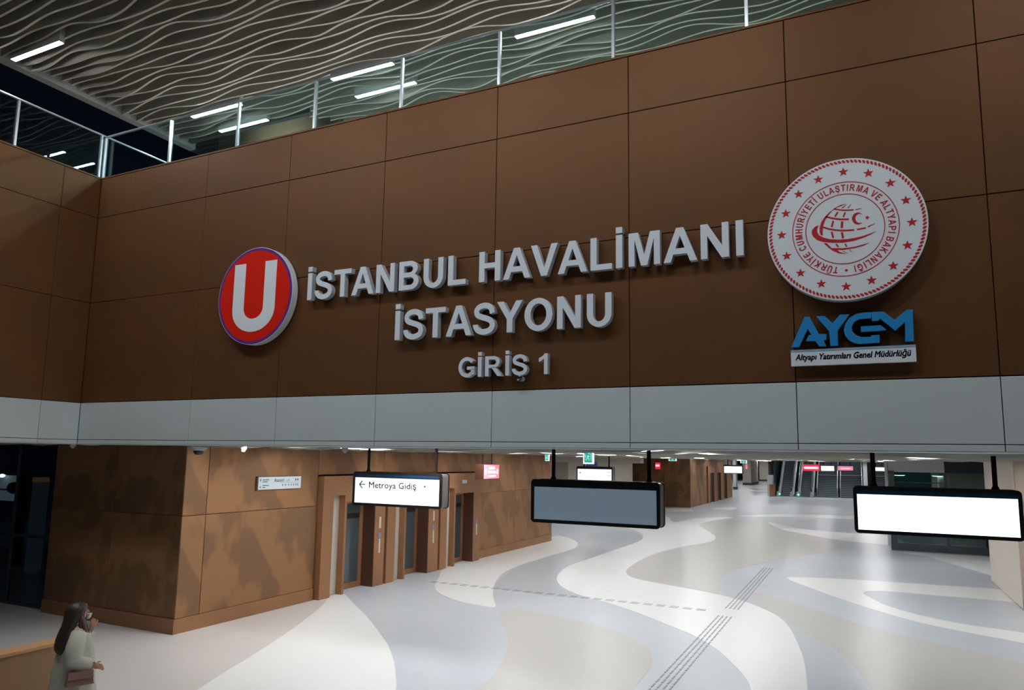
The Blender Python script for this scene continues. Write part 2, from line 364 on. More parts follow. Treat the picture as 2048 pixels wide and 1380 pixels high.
# darker grey stream between the lobes
fpoly('floor_inlay', c2([(690, 400), (860, 290), (1080, 215), (1330, 130), (1290, 60), (1500, 20), (1720, 10), (1830, 50), (1780, 100), (1560, 190), (1290, 260), (1175, 330), (1160, 390), (1220, 450), (1450, 535), (1100, 520), (850, 480), (680, 455)]), 'fl_grey', 0.0015, fl)
# big white S ribbon
ribL = [(300, 150), (480, 175), (600, 215), (635, 250), (600, 285), (430, 345), (300, 390), (130, 450), (60, 505), (50, 555), (110, 610), (250, 665), (380, 697), (600, 770), (800, 850), (1000, 935), (1150, 1030), (1280, 1150), (1345, 1230), (1372, 1300), (1400, 1500), (1380, 1800)]
ribR = [(1700, 1800), (1760, 1500), (1758, 1297), (1738, 1120), (1700, 1000), (1640, 880), (1550, 790), (1400, 720), (1250, 670), (1050, 625), (800, 580), (580, 535), (520, 495), (540, 460), (620, 410), (740, 360), (900, 320), (1080, 290), (1130, 260), (1100, 225), (1040, 190), (1025, 165), (1120, 140), (1250, 118), (1000, 125), (850, 150), (790, 110), (600, 90)]
fpoly('floor_inlay', c8(ribL+ribR), 'fl_white', 0.003, fl)
# beige pool at the front centre
fpoly('floor_inlay', c2([(715, 640), (1000, 650), (1250, 700), (1500, 760), (1750, 850), (1890, 950), (1900, 1060), (1800, 1200), (1650, 1300), (900, 1400), (400, 1340), (620, 1180), (740, 1000), (770, 850)]), 'fl_beige', 0.0022, fl)
# beige bay right of the ribbon
fpoly('floor_inlay', c8([(1150, 130), (1030, 168), (1130, 250), (1080, 292), (740, 365), (525, 480), (580, 530), (1050, 620), (1150, 640), (1200, 500), (1500, 420), (2000, 330), (1900, 260), (1700, 200), (1450, 150)]), 'fl_beige', 0.002, fl)
# beige stream at the right front
fpoly('floor_inlay', c3([(-80, 400), (150, 450), (500, 560), (800, 660), (1100, 740), (1500, 830), (2100, 970), (2600, 1100), (2600, 1500), (1200, 1500), (900, 1180), (650, 900), (420, 760), (250, 660), (150, 590), (0, 515)]), 'fl_beige', 0.0018, fl)
# white fork at the right
fpoly('floor_inlay', c3([(215, 300), (300, 290), (600, 300), (1000, 325), (1400, 352), (1880, 388), (2060, 470), (2200, 520), (1960, 482), (1600, 450), (1300, 425), (1100, 405), (900, 396), (800, 410), (880, 460), (1000, 515), (1250, 585), (1600, 655), (2048, 720), (2500, 790), (2500, 900), (2048, 800), (1700, 735), (1300, 655), (950, 560), (650, 465), (400, 375)]), 'fl_white', 0.003, fl)
# small white corner and far white waves
fpoly('floor_inlay', c3([(1050, 90), (1300, 130), (1500, 190), (1850, 290), (1850, 200), (1770, 130)]), 'fl_white', 0.003, fl, False)
fpoly('floor_inlay', c4([(1190, 300), (1300, 320), (1500, 360), (1750, 385), (2000, 405), (2300, 430), (2500, 520), (2048, 490), (1750, 450), (1500, 405), (1330, 370), (1250, 335)]), 'fl_white', 0.003, fl)
fpoly('floor_inlay', c4([(900, 242), (1200, 228), (1500, 226), (2000, 240), (2300, 262), (2000, 272), (1500, 252), (1100, 250)]), 'fl_white', 0.003, fl)
fpoly('floor_inlay', c4([(660, 170), (800, 160), (900, 165), (860, 185), (740, 185)]), 'fl_white', 0.003, fl)
fpoly('floor_inlay', c4([(240, 170), (470, 178), (500, 200), (240, 205)]), 'fl_white', 0.003, fl, False)
# tactile guidance bars: shared mesh, 280 parts
bar = B((-0.014, -0.11, 0), (0.014, 0.11, 0.006)).mesh('tactile_bar', 'stud')
bar2 = B((-0.11, -0.014, 0), (0.11, 0.014, 0.006)).mesh('tactile_bar_cross', 'stud')
n = 0
y = 10.2
while y < 27.6:
    if not (18.45 < y < 19.25):
        for i in range(4):
            link('tactile_bar', bar, fl, Vector((-3.27+i*0.10, y, 0.003)) - fl.location); n += 1
    y += 0.30
x = -11.6
while x < -3.5 and n < 296:
    for i in range(2):
        link('tactile_bar', bar2, fl, Vector((x, 18.80+i*0.14, 0.003)) - fl.location); n += 1
    x += 0.34

# ================================================================ STRUCTURE: fascia wall above the opening
FY = 9.6
def panel_parts(root, xs, zs, m, fn, th=0.03, gap=0.005):
    for i in range(len(xs)-1):
        for j in range(len(zs)-1):
            mb = MB(); a, b = xs[i]+gap, xs[i+1]-gap; c, d = zs[j]+gap, zs[j+1]-gap
            e = 0.004
            # slightly eased slab: front face inset
            P = [fn(a, 0, c), fn(b, 0, c), fn(b, 0, d), fn(a, 0, d), fn(a, th-e, c), fn(b, th-e, c), fn(b, th-e, d), fn(a, th-e, d),
                 fn(a+e, th, c+e), fn(b-e, th, c+e), fn(b-e, th, d-e), fn(a+e, th, d-e)]
            mb.add(P, [(0,1,2,3), (0,4,5,1), (1,5,6,2), (2,6,7,3), (3,7,4,0), (4,8,9,5), (5,9,10,6), (6,10,11,7), (7,11,8,4), (8,11,10,9)])
            part('panel', mb, m, root)
wf = thing('wall_front', (-5, FY+0.2, 3.84), 'copper brown panelled wall above the concourse opening with pale grey band along its foot', kind='structure')
part('wall_core', B((-14.65, FY+0.03, 3.86), (7.9, FY+0.36, 9.57)), 'joint', wf)
part('coping', B((-14.68, FY-0.005, 9.57), (7.9, FY+0.40, 9.60)), 'copper', wf)
XS = [-14.65, -13.55, -11.40, -9.26, -7.12, -4.98, -2.84, -0.70, 1.44, 3.58, 5.72, 7.86]
ff = lambda u, t, z: (u, FY+0.03-t, z)
panel_parts(wf, XS, [4.70, 6.82, 8.69, 9.565], 'copper', ff)
panel_parts(wf, XS, [3.93, 4.695], 'band', ff)
panel_parts(wf, XS, [3.845, 3.93], 'band', ff)
part('soffit', B((-14.65, FY+0.0, 3.835), (7.9, FY+0.40, 3.845)), 'band', wf)
LX = -14.65
wl = thing('wall_left', (LX-0.2, 4, 3.84), 'copper brown panelled wall at left meeting the fascia corner with pale grey band below', kind='structure')
part('wall_core', B((LX-0.36, -4, 3.86), (LX-0.03, FY+0.36, 9.57)), 'joint', wl)
part('coping', B((LX-0.40, -4, 9.57), (LX+0.005, FY+0.40, 9.602)), 'copper', wl)
YS = [9.6, 8.79, 6.65, 4.51, 2.37, 0.23, -1.91, -4.0]
fl_ = lambda u, t, z: (LX-0.03+t, u, z)
YS2 = YS[::-1]
panel_parts(wl, YS2, [4.70, 6.82, 8.69, 9.565], 'copper', fl_)
panel_parts(wl, YS2, [3.93, 4.695], 'band', fl_)
panel_parts(wl, YS2, [3.845, 3.93], 'band', fl_)
part('soffit', B((LX-0.4, -4, 3.835), (LX, FY, 3.845)), 'band', wl)
wr = tag(part('wall_right', B((7.9, -4, 0), (8.2, FY+0.36, 12.4)), 'copper'), 'copper wall closing the hall on the right', kind='structure')
# upper slab behind the fascia, made white to bounce light onto the baffles
tag(part('floor_upper', B((-14.65, FY+0.36, 8.9), (7.9, 26, 9.3)), 'fl_white'), 'upper level slab behind the glass balustrade', kind='structure')
tag(part('wall_upper', B((-16.0, 20.0, 9.3), (8, 20.3, 14)), 'taupe'), 'dim wall at the back of the upper level', kind='structure')

tag(part('wall_upper_copper', B((-20.0, 17.2, 9.3), (-14.6, 17.4, 18.0)), 'taupe'), 'brown wall glowing warmly behind the glass balustrade at left', kind='structure')  # wall added to imitate a brown reflection in the glass
spl = bpy.data.lights.new('wall_washer', 'SPOT'); spl.energy = 420; spl.color = (1.0, 0.80, 0.62); spl.spot_size = R(75); spl.spot_blend = 1.0; spl.shadow_soft_size = 0.12
spo = bpy.data.objects.new('wall_washer', spl); COL.objects.link(spo); spo.location = (-16.9, 14.8, 12.9); spo.rotation_euler = (R(112), 0, R(4))  # spot added to put a warm glow on the added wall
tag(spo, 'warm wall washer lamp behind the balustrade', 'lamp')
# ---------------------------------------------------------------- glass balustrades on the walls
def balustrade(name, P0, P1, posts, label, ax):
    root = thing(name, Vector(P0), label, 'balustrade')
    pn = 0.0
    for i in range(len(posts)):
        p = posts[i]
        if ax == 'x': part('post', B((p-0.022, P0[1]-0.03, 9.50), (p+0.022, P0[1]+0.02, 10.585)), 'rail', root)
        else: part('post', B((P0[0]-0.02, p-0.022, 9.50), (P0[0]+0.03, p+0.022, 10.585)), 'rail', root)
        if i < len(posts)-1:
            q = posts[i+1]; a, b = sorted((p, q))
            if ax == 'x': part('glass_pane', B((a+0.03, P0[1]-0.006, 9.56), (b-0.03, P0[1]+0.006, 10.59)), 'rail_glass', root)
            else: part('glass_pane', B((P0[0]-0.006, a+0.03, 9.56), (P0[0]+0.006, b-0.03, 10.59)), 'rail_glass', root)
    part('handrail', MB().tube([P0, P1], 0.022, 8), 'rail', root)
    return root
balustrade('glass_balustrade', (-14.78, 9.72, 10.61), (7.8, 9.72, 10.61), [-14.80, -12.70, -10.78, -8.84, -6.92, -5.02, -3.10, -1.18, 0.74, 2.66, 4.58, 6.5, 7.8], 'long glass balustrade with steel posts on top of the lettered copper wall', 'x')
balustrade('glass_balustrade', (-14.78, -4, 10.61), (-14.78, 12.2, 10.61), [9.60, 7.85, 5.95, 4.0, 2.1, 0.2, -1.7, -3.8], 'glass balustrade on the left wall with bright handrail running towards the corner', 'y')

# ---------------------------------------------------------------- upper ceiling of wavy baffles
CZ = 12.0
cu = thing('ceiling_upper', (-5, 8, CZ), 'dark ceiling hung with wavy pale edged baffles', kind='structure')
def baffle_mesh(x0, x1, seed, amp, hgt, th, mats, step=0.16, base=0.0):
    rnd = random.Random(seed); W = []
    for lam, a in ((3.6, 0.50), (2.1, 0.42)):
        W.append((2*math.pi/(lam*rnd.uniform(0.85, 1.2)), a*rnd.uniform(0.5, 1.2), rnd.uniform(0, 6.28)))
    W.append((2*math.pi/2.9, 0.55, seed*0.55)); bx = rnd.uniform(x0, x1); ba = rnd.choice((-1, 1, 0.5))*0.5
    Wy = [(2*math.pi/rnd.uniform(2.0, 3.6), rnd.uniform(0, 6.28)) for _ in range(2)]
    mb = MB(); n = int((x1-x0)/step)+1
    for i in range(n):
        x = x0+(x1-x0)*i/(n-1)
        z = (sum(a*math.sin(k*x+p) for k, a, p in W) + ba*math.exp(-((x-bx)/0.35)**2))*amp
        yo = sum(math.sin(k*x+p) for k, p in Wy)*amp*0.25
        mb.v += [(x, -th/2+yo, base+z), (x, th/2+yo, base+z), (x, th/2+yo, base+hgt), (x, -th/2+yo, base+hgt)]
    for i in range(n-1):
        a = i*4; b = a+4
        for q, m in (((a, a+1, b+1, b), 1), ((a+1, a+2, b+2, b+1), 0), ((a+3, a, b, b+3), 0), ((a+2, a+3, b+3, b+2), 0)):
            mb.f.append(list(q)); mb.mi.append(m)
    mb.f += [[0, 3, 2, 1], [4*(n-1), 4*(n-1)+1, 4*(n-1)+2, 4*(n-1)+3]]; mb.mi += [0, 0]
    return mb.mesh('baffle', mats)
y = 0.0; i = 0
while y < 17.2:
    # slow drift of the wave from one baffle to the next
    x0 = -16.05 if y < 12.75 else (-11.7+0.25*math.sin(i))
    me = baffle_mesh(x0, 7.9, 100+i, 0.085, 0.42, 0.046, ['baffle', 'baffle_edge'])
    link('baffle', me, cu, Vector((0, y, CZ)) - cu.location)
    y += 0.213; i += 1
part('ceiling_deck', B((-16.15, -4, CZ+0.42), (7.95, 12.85, CZ+0.5)), 'plenum', cu)
part('ceiling_deck', B((-11.7, 12.85, CZ+0.42), (7.95, 20, CZ+0.5)), 'plenum', cu)
part('edge_trim', B((-16.32, -4, CZ-0.06), (-16.10, 13.1, CZ+0.5)), 'trimgrey', cu)
part('edge_trim', B((-16.10, 12.86, CZ+0.05), (-11.8, 12.98, CZ+0.5)), 'plenum', cu)
# LED strips in the upper ceiling
ULAB = [(-15.8, 8.22, 'LED strip in the dark baffle ceiling nearest the top left corner'),
        (-14.45, 11.68, 'upper of two close LED strips above the glass balustrade near the left corner'),
        (-14.45, 12.36, 'lower of two close LED strips seen through the glass balustrade near the left corner'),
        (-10.12, 12.40, 'LED strip crossing a glass post above the middle of the copper wall'),
        (-10.12, 11.70, 'LED strip touching the handrail left of the middle of the copper wall'),
        (-5.75, 11.74, 'LED strip showing over the handrail above the long lettering'),
        (-11.4, 5.3, None), (-7.0, 5.3, None), (-2.6, 5.3, None), (-13.2, 4.9, None), (-8.8, 4.6, None), (-4.4, 4.6, None), (1.8, 5.3, None), (4.6, 5.2, None), (-9.5, 15.4, None), (-5.1, 15.4, None), (-0.7, 15.4, None), (3.7, 15.4, None)]  # strips without a label are unseen, added to light the wall and baffles
for X, Y, lab in ULAB:
    Y = (int(Y/0.213)+0.5)*0.213
    r = thing('strip_light', (X+0.8, Y, CZ-0.05), lab or 'LED strip light in the hall ceiling above the top edge of the picture', 'light', 'LED strips in the upper ceiling')
    part('housing', B((X-0.02, Y-0.055, CZ-0.13), (X+1.62, Y+0.055, CZ+0.43)), 'house', r)
    part('diffuser', B((X, Y-0.045, CZ-0.136), (X+1.6, Y+0.045, CZ-0.13)), 'strip_up', r)

# ---------------------------------------------------------------- concourse ceiling
LZ = 3.87
cl = thing('ceiling_lower', (-5, 30, LZ), 'concourse ceiling of closely spaced pale wavy baffles', kind='structure')
i = 0; y = 10.1
fam = [baffle_mesh(-24, 11.8, 500+k, 0.052, 0.16, 0.05, ['baffle_low', 'baffle_low'], 0.35) for k in range(14)]
while i < 285 and y < 84.2:
    link('baffle', fam[(i*5+i//7) % 14], cl, Vector((0, y, LZ)) - cl.location)
    y += 0.22 if y < 45 else 0.32; i += 1
far = MB()
yy = 84.5
while yy < 160:
    far.box((-24, yy, 3.95), (-8.8, yy+0.06, 4.1)); yy += 0.6
tag(part('far_baffles', far, 'baffle_low', cl), kind='stuff')
part('ceiling_deck', B((-24, FY+0.36, LZ+0.20), (12, 84.3, LZ+0.3)), 'baffle_low', cl)
part('ceiling_deck', B((-24, 84.3, LZ+0.24), (-8.6, 162, LZ+0.3)), 'baffle_low', cl)
# LED strips of the concourse
k = 0
LX_ = [-10.9, -7.2, -3.4, 0.5, 5.0]
rows = [11.3, 13.9, 17.2, 21.5, 26.0, 31, 36.5, 42, 48, 54, 60, 66, 72, 78, 83]
names = {(0, 0): 'LED strip behind the dome camera under the edge of the fascia', (0, 1): 'LED strip directly behind the hangers of the lit metro sign'}
me_h = B((-0.8, -0.065, 0.0), (0.8, 0.065, 0.18)).mesh('housing', 'house'); me_d = B((-0.78, -0.055, -0.012), (0.78, 0.055, 0.0)).mesh('diffuser', 'strip')
for a, Y in enumerate(rows):
    Y = 10.1+(int((Y-10.1)/0.22)+0.5)*0.22 if Y < 45 else Y
    for b, X in enumerate(LX_):
        if (Y > 40 and b == 4) or (a < 2 and b == 3) or (35 < Y < 40 and b >= 3): continue
        r = thing('strip_light', (X, Y, 3.905), names.get((a, b), 'LED strip set in rows between the pale baffles of the concourse ceiling'), 'light', 'LED strips in the concourse ceiling')
        link('housing', me_h, r, (0, 0, 0)); link('diffuser', me_d, r, (0, 0, 0))
for X, Y in ((-15.2, 33.5), (-19.5, 33.5), (-15.2, 39.5), (-19.5, 39.5), (-16.0, 45.5), (-20.2, 45.5)):  # strips added to brighten the beige recess wall
    r = thing('strip_light', (X, Y, 3.90), 'LED strip in the recess between the two elevator blocks', 'light', 'LED strips in the recess')
    link('housing', me_h, r, (0, 0, 0)); link('diffuser', me_d, r, (0, 0, 0))
for Y in (90, 98, 108, 116, 130, 142):  # strips added to lift the dark far columns
    for X in (-20.5, -16.0, -11.5):
        r = thing('strip_light', (X, Y, 3.9), 'LED strip in the far low ceiling beyond the second elevator block', 'light', 'LED strips in the far ceiling')
        link('housing', me_h, r, (0, 0, 0)); link('diffuser', me_d, r, (0, 0, 0))

# ================================================================ STRUCTURE: elevator block walls
def wallX(root, X, segs, zs, m, back=0.05, gap=0.006):
    g = lambda u, t, z: (X-back+t, u, z)
    for i in range(len(segs)-1):
        for j in range(len(zs)-1): pass
    panel_parts(root, segs, zs, m, g, back, gap)
BX = -12.84
wb = thing('wall_elevator', (-16, 20, 0), 'stained copper wall of the near elevator block with three elevator entrances', kind='structure')
part('wall_core', B((-17.2, 10.86, 0), (BX-0.05, 14.98, 3.98)), 'joint', wb)
part('wall_core', B((-17.2, 14.98, 0), (-13.6, 23.72, 3.98)), 'joint', wb)
part('wall_core', B((-17.2, 23.72, 0), (BX-0.05, 30.85, 3.98)), 'joint', wb)
part('wall_core', B((-13.6, 14.98, 3.2), (BX-0.05, 23.72, 3.98)), 'joint', wb)
wallX(wb, BX, [10.81, 11.42, 14.97], [0.30, 2.38, 3.97], 'copper_stain')
wallX(wb, BX, [14.97, 17.85, 20.85, 23.72], [3.17, 3.97], 'copper_stain')
wallX(wb, BX, [23.72, 27.0, 30.85], [0.30, 2.38, 3.97], 'copper_stain')
part('baseboard', B((BX-0.04, 10.86, 0), (BX+0.012, 14.98, 0.30)), 'copper_trim', wb)
part('baseboard', B((BX-0.04, 23.72, 0), (BX+0.012, 30.87, 0.30)), 'copper_trim', wb)
gf = lambda u, t, z: (u, 10.86-t, z)
panel_parts(wb, [-17.2, -15.0, BX-0.006], [0.30, 2.38, 3.97], 'copper_stain', gf, 0.05)
part('baseboard', B((-17.2, 10.78, 0), (BX+0.012, 10.86, 0.30)), 'copper_trim', wb)
part('end_panel', B((-24, 30.85, 0), (BX-0.005, 30.89, 3.98)), 'copper_stain', wb)

def elevator(Y0, Y1, label, X=-12.68, buttons=2, plate=False, seen=True):
    r = thing('elevator_entrance', (X, (Y0+Y1)/2, 0), label, 'elevator', 'elevator entrances in the near block')
    P = [Y0, Y0+0.45, Y0+0.92, Y0+1.01, Y0+2.30, Y1]
    fr = MB()
    fr.box((X-0.50, P[0]+0.03, 0), (X, P[1], 3.14))              # left pier
    fr.box((X-0.50, P[4], 0), (X, P[5]-0.03, 3.14))              # right pier
    fr.box((X-0.50, P[1], 2.62), (X, P[2], 3.14))                # lintel over the narrow opening
    fr.box((X-0.50, P[2], 2.62), (X, P[3], 3.14))
    fr.box((X-0.50, P[3], 2.44), (X, P[4], 3.14))                # lintel over the door
    part('frame', fr, 'copper_trim', r)
    part('mullion', B((X-0.20, P[2], 0), (X, P[3], 2.62)), 'copper_trim', r)
    part('shaft_panel', B((X-0.24, P[1], 0.02), (X-0.20, P[3], 2.62)), 'steel_pale', r)
    part('reveal', B((X-0.46, P[4]-0.012, 0), (X-0.012, P[4], 2.44)), 'copper_dark', r)
    dr = thing('door', (X-0.44, (P[3]+P[4])/2, 0)); dr.parent = r; dr.location -= r.location
    part('door_frame', MB().box((X-0.46, P[3], 0), (X-0.42, P[3]+0.10, 2.44)).box((X-0.46, P[4]-0.17, 0), (X-0.42, P[4]-0.012, 2.44)).box((X-0.46, P[3]+0.1, 0), (X-0.42, P[4]-0.17, 0.16)).box((X-0.46, P[3]+0.1, 2.34), (X-0.42, P[4]-0.17, 2.44)), 'copper_trim', dr)
    part('door_glass', B((X-0.45, P[3]+0.10, 0.16), (X-0.43, P[4]-0.17, 2.34)), 'door_glass', dr)
    part('door_bar', B((X-0.43, P[3]+0.10, 1.93), (X-0.42, P[4]-0.17, 2.07)), 'black', dr)
    yb = (P[4]+P[5])/2-0.02
    part('call_button_plate', B((X, yb-0.035, 0.92), (X+0.012, yb+0.035, 1.32)), 'steel_pale', r)
    part('access_sticker', B((X, yb-0.055, 1.34), (X+0.008, yb+0.055, 1.48)), mat('sticker_blue', (0.22, 0.24, 0.48), 0.5), r)
    if buttons > 1: part('notice_plate', B((X, yb-0.04, 1.62), (X+0.012, yb+0.04, 1.94)), 'steel_pale', r)
    if plate: part('number_plate', B((X, P[3]+0.42, 2.78), (X+0.01, P[3]+0.74, 2.90)), 'plate', r)
    return r
elevator(15.0, 17.82, 'nearest of the three copper framed elevator entrances, left of the lit metro sign', plate=False)
elevator(17.88, 20.82, 'middle copper framed elevator entrance, behind and below the lit metro sign')
elevator(20.88, 23.70, 'farthest of the three near elevator entrances, with a small number plate above it', buttons=1, plate=True)

# second block far down the concourse
B2X = -12.40
w2 = thing('wall_elevator_far', (-16, 68, 0), 'copper wall of the far elevator block', kind='structure')
part('wall_core', B((-19, 58.6, 0), (B2X-0.05, 79.2, 3.98)), 'joint', w2)
panel_parts(w2, [-19, -16.6, -14.5, B2X-0.006], [0.0, 3.97], 'copper_stain', lambda u, t, z: (u, 58.6-t, z), 0.05)
panel_parts(w2, [58.55, 65.3], [0.0, 3.97], 'copper_stain', lambda u, t, z: (B2X-0.05+t, u, z), 0.05)
panel_parts(w2, [65.3, 76.0], [3.2, 3.97], 'copper_stain', lambda u, t, z: (B2X-0.05+t, u, z), 0.05)
panel_parts(w2, [76.0, 79.2], [0.0, 3.97], 'copper_stain', lambda u, t, z: (B2X-0.05+t, u, z), 0.05)
for q, (a, lab) in enumerate(((65.5, 'nearest elevator entrance of the far block, left of a small lit sign'), (69.0, 'middle elevator entrance of the far block'), (72.5, 'farthest elevator entrance of the far block, half behind a small lit sign'))):
    r = thing('elevator_entrance', (B2X, a+1.7, 0), lab, 'elevator', 'elevator entrances in the far block')
    X = B2X+0.10
    fr = MB(); fr.box((X-0.5, a, 0), (X, a+0.75, 3.2)); fr.box((X-0.5, a+2.9, 0), (X, a+3.4, 3.2)); fr.box((X-0.5, a+0.75, 2.62), (X, a+2.9, 3.2))
    part('frame', fr, 'copper_trim', r)
    part('mullion', B((X-0.3, a+1.1, 0), (X, a+1.22, 2.62)), 'copper_trim', r)
    part('door', B((X-0.40, a+0.75, 0.0), (X-0.36, a+2.9, 2.62)), 'copper_dark', r)
    part('reveal', B((X-0.36, a+2.88, 0), (X-0.012, a+2.9, 2.62)), 'copper_dark', r)

# beige recess wall between the blocks
wc = thing('wall_recess', (-18, 50, 0), 'beige wall in the recess between the two elevator blocks', kind='structure')
part('panel', B((-22.5, 50.0, 0), (-19.4, 50.3, 3.5)), 'taupe', wc)
part('panel', B((-19.4, 49.7, 0), (-15.75, 50.3, 3.5)), 'beige', wc)
part('panel', B((-15.75, 49.55, 0), (-14.72, 50.3, 3.5)), 'beige', wc)
part('header', B((-22.5, 49.4, 3.45), (-13.9, 50.3, 3.99)), 'beige', wc)
part('return_panel', B((-22.8, 30.9, 0), (-22.5, 58.5, 3.98)), 'taupe', wc)
tag(part('information_screen', MB().box((-17.85, 49.28, 3.18), (-17.02, 49.38, 3.50)).box((-17.6, 49.3, 3.5), (-17.55, 49.36, 3.95)), 'blue_screen'), 'small dark blue screen on the beige recess wall above the far white sign', 'screen')
# right side: column block and closing wall
wrc = thing('wall_right_column', (3.7, 23.2, 0), 'pale beige column block at the right edge of the concourse', kind='structure')
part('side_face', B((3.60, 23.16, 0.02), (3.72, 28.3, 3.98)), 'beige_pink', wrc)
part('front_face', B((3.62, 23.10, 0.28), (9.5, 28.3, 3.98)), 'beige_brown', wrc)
part('baseboard', B((3.61, 23.06, 0), (9.5, 23.2, 0.28)), 'taupe', wrc)
tag(part('wall_concourse_right', B((12, FY+0.36, 0), (12.3, 90, 3.98)), 'beige'), 'beige wall along the right side of the concourse', kind='structure')
tag(part('wall_concourse_left', B((-24.3, 30.9, 0), (-24, 165, 3.98)), 'taupe'), 'dim wall along the left side of the concourse', kind='structure')
tag(part('wall_end', B((-24, 162, 0), (-8, 162.3, 4.2)), 'teal_dark'), 'dark end wall far down the concourse', kind='structure')
tag(part('wall_behind_stairs', B((-9, 99, 0), (12, 99.3, 14)), 'teal_dark'), 'dark wall above the far stairs', kind='structure')
tag(part('ceiling_over_stairs', B((-8.6, 84.3, 9.5), (12, 99.3, 9.7)), 'plenum'), 'dark ceiling over the far stairs', kind='structure')
tag(part('wall_stairwell_left', B((-8.95, 86, 0), (-8.8, 99.3, 9.6)), 'teal_dark'), 'dark side wall of the stairwell', kind='structure')
# far columns left of the escalators
def colm(px0, px1, px2, Y, m1, m2, lab, d=5.0):
    x0 = onY(px0, 960, Y).x; x1 = onY(px1, 960, Y).x
    r = thing('column', ((x0+x1)/2, Y, 0), lab, 'column')
    part('shaft', B((x0, Y, 0.35), (x1, Y+d, 4.0)), m1, r)
    part('plinth', B((x0-0.04, Y-0.04, 0), (x1+0.04, Y+d, 0.35)), 'dark', r)
    return r
colm(1466, 1472, 0, 100, 'greywall', 'beige', 'thin pale grey column just beyond the far elevator block', 1.2)
colm(1485.5, 1502, 0, 121, 'beige', 'beige', 'broad beige column with a small pink sign, left of a dark doorway', 9)
colm(1519, 1537, 0, 146, 'beige', 'beige', 'farthest beige column, left of the escalators', 10)

# ================================================================ escalators and stairs
def escalator(x0, x1, Y, lab, half=False):
    r = thing('escalator', ((x0+x1)/2, Y, 0), lab, 'escalator', 'escalators at the far end')
    st = B((-(x1-x0)/2+0.42, 0, 0), ((x1-x0)/2-0.42, 0.42, 0.20)).mesh('step', 'step')
    rz = B((-(x1-x0)/2+0.42, 0, 0), ((x1-x0)/2-0.42, 0.42, 0.20)); 
    me = MB(); me.m = 0; me.box((-(x1-x0)/2+0.42, 0, 0.0), ((x1-x0)/2-0.42, 0.40, 0.17)); me.m = 1; me.box((-(x1-x0)/2+0.42, -0.01, 0.17), ((x1-x0)/2-0.42, 0.40, 0.20))
    st = me.mesh('step', ['riser', 'step'])
    for i in range(26): link('step', st, r, (0, 1.0+i*0.36, i*0.205))
    part('landing_plate', B((x0+0.35, Y-0.6, 0), (x1-0.35, Y+1.0, 0.02)), 'step', r)
    sl = 0.205/0.36
    for sx, xx in ((0, x0+0.22), (1, x1-0.22)):
        g = MB().add([(xx, Y-0.3, 0.15), (xx, Y+0.9, 0.2), (xx, Y+10, 0.2+9.1*sl), (xx, Y+10, 1.0+9.1*sl), (xx, Y+0.9, 1.0), (xx, Y-0.3, 0.95),
                      (xx+0.03, Y-0.3, 0.15), (xx+0.03, Y+0.9, 0.2), (xx+0.03, Y+10, 0.2+9.1*sl), (xx+0.03, Y+10, 1.0+9.1*sl), (xx+0.03, Y+0.9, 1.0), (xx+0.03, Y-0.3, 0.95)],
                     [(0,1,4,5), (1,2,3,4), (11,10,7,6), (10,9,8,7)])
        part('glass_side', g, 'teal_glass', r)
        part('handrail', MB().tube([(xx, Y-0.1, 0.62), (xx, Y-0.42, 0.72), (xx, Y-0.42, 0.92), (xx, Y-0.1, 1.02), (xx, Y+0.9, 1.04), (xx, Y+10, 1.04+9.1*sl)], 0.045, 8), 'black', r)
        part('skirt', MB().add([(xx-0.16, Y-0.6, 0), (xx-0.16, Y+0.8, 0), (xx-0.16, Y+10, 9.2*sl), (xx-0.16, Y+10, 9.2*sl+0.22), (xx-0.16, Y+0.8, 0.22), (xx-0.16, Y-0.6, 0.22),
                      (xx+0.16, Y-0.6, 0), (xx+0.16, Y+0.8, 0), (xx+0.16, Y+10, 9.2*sl), (xx+0.16, Y+10, 9.2*sl+0.22), (xx+0.16, Y+0.8, 0.22), (xx+0.16, Y-0.6, 0.22)],
                      [(0,1,4,5), (1,2,3,4), (11,10,7,6), (10,9,8,7), (5,4,10,11), (4,3,9,10), (0,5,11,6)]), 'rail', r)
        part('newel_post', B((xx-0.10, Y-0.75, 0), (xx+0.10, Y-0.62, 0.55)), 'rail', r)
    return r
EY = 84.2
escalator(-8.55, -6.75, EY, 'left of the two dark escalators at the far end, beside a copper end panel')
escalator(-6.55, -4.75, EY, 'right of the two dark escalators at the far end, next to the wide stairs')
for xx, lab in ((-8.15, 'green indicator light at the foot of the left far escalator'), (-6.25, 'green indicator light at the foot of the right far escalator')):
    tag(part('indicator_light', MB().lathe([(0.02, -0.10), (0.10, -0.05), (0.12, 0), (0.10, 0.05), (0.02, 0.10)], (xx, EY-0.75, 0.28), 10), 'green_spot'), lab, 'light')
tag(part('end_panel', MB().box((-9.1, EY-1.3, 0), (-8.66, EY+0.4, 1.25)).box((-9.14, EY-1.34, 1.25), (-8.62, EY+0.4, 1.30)), 'copper_trim'), 'copper end panel beside the left far escalator', 'panel')
tag(part('machine_cabinet', MB().box((-9.7, EY+2.2, 0), (-9.02, EY+3.0, 2.2)).box((-9.73, EY+2.17, 2.2), (-9.0, EY+3.0, 2.24)), 'greywall'), 'pale grey cabinet behind the left far escalator', 'cabinet')
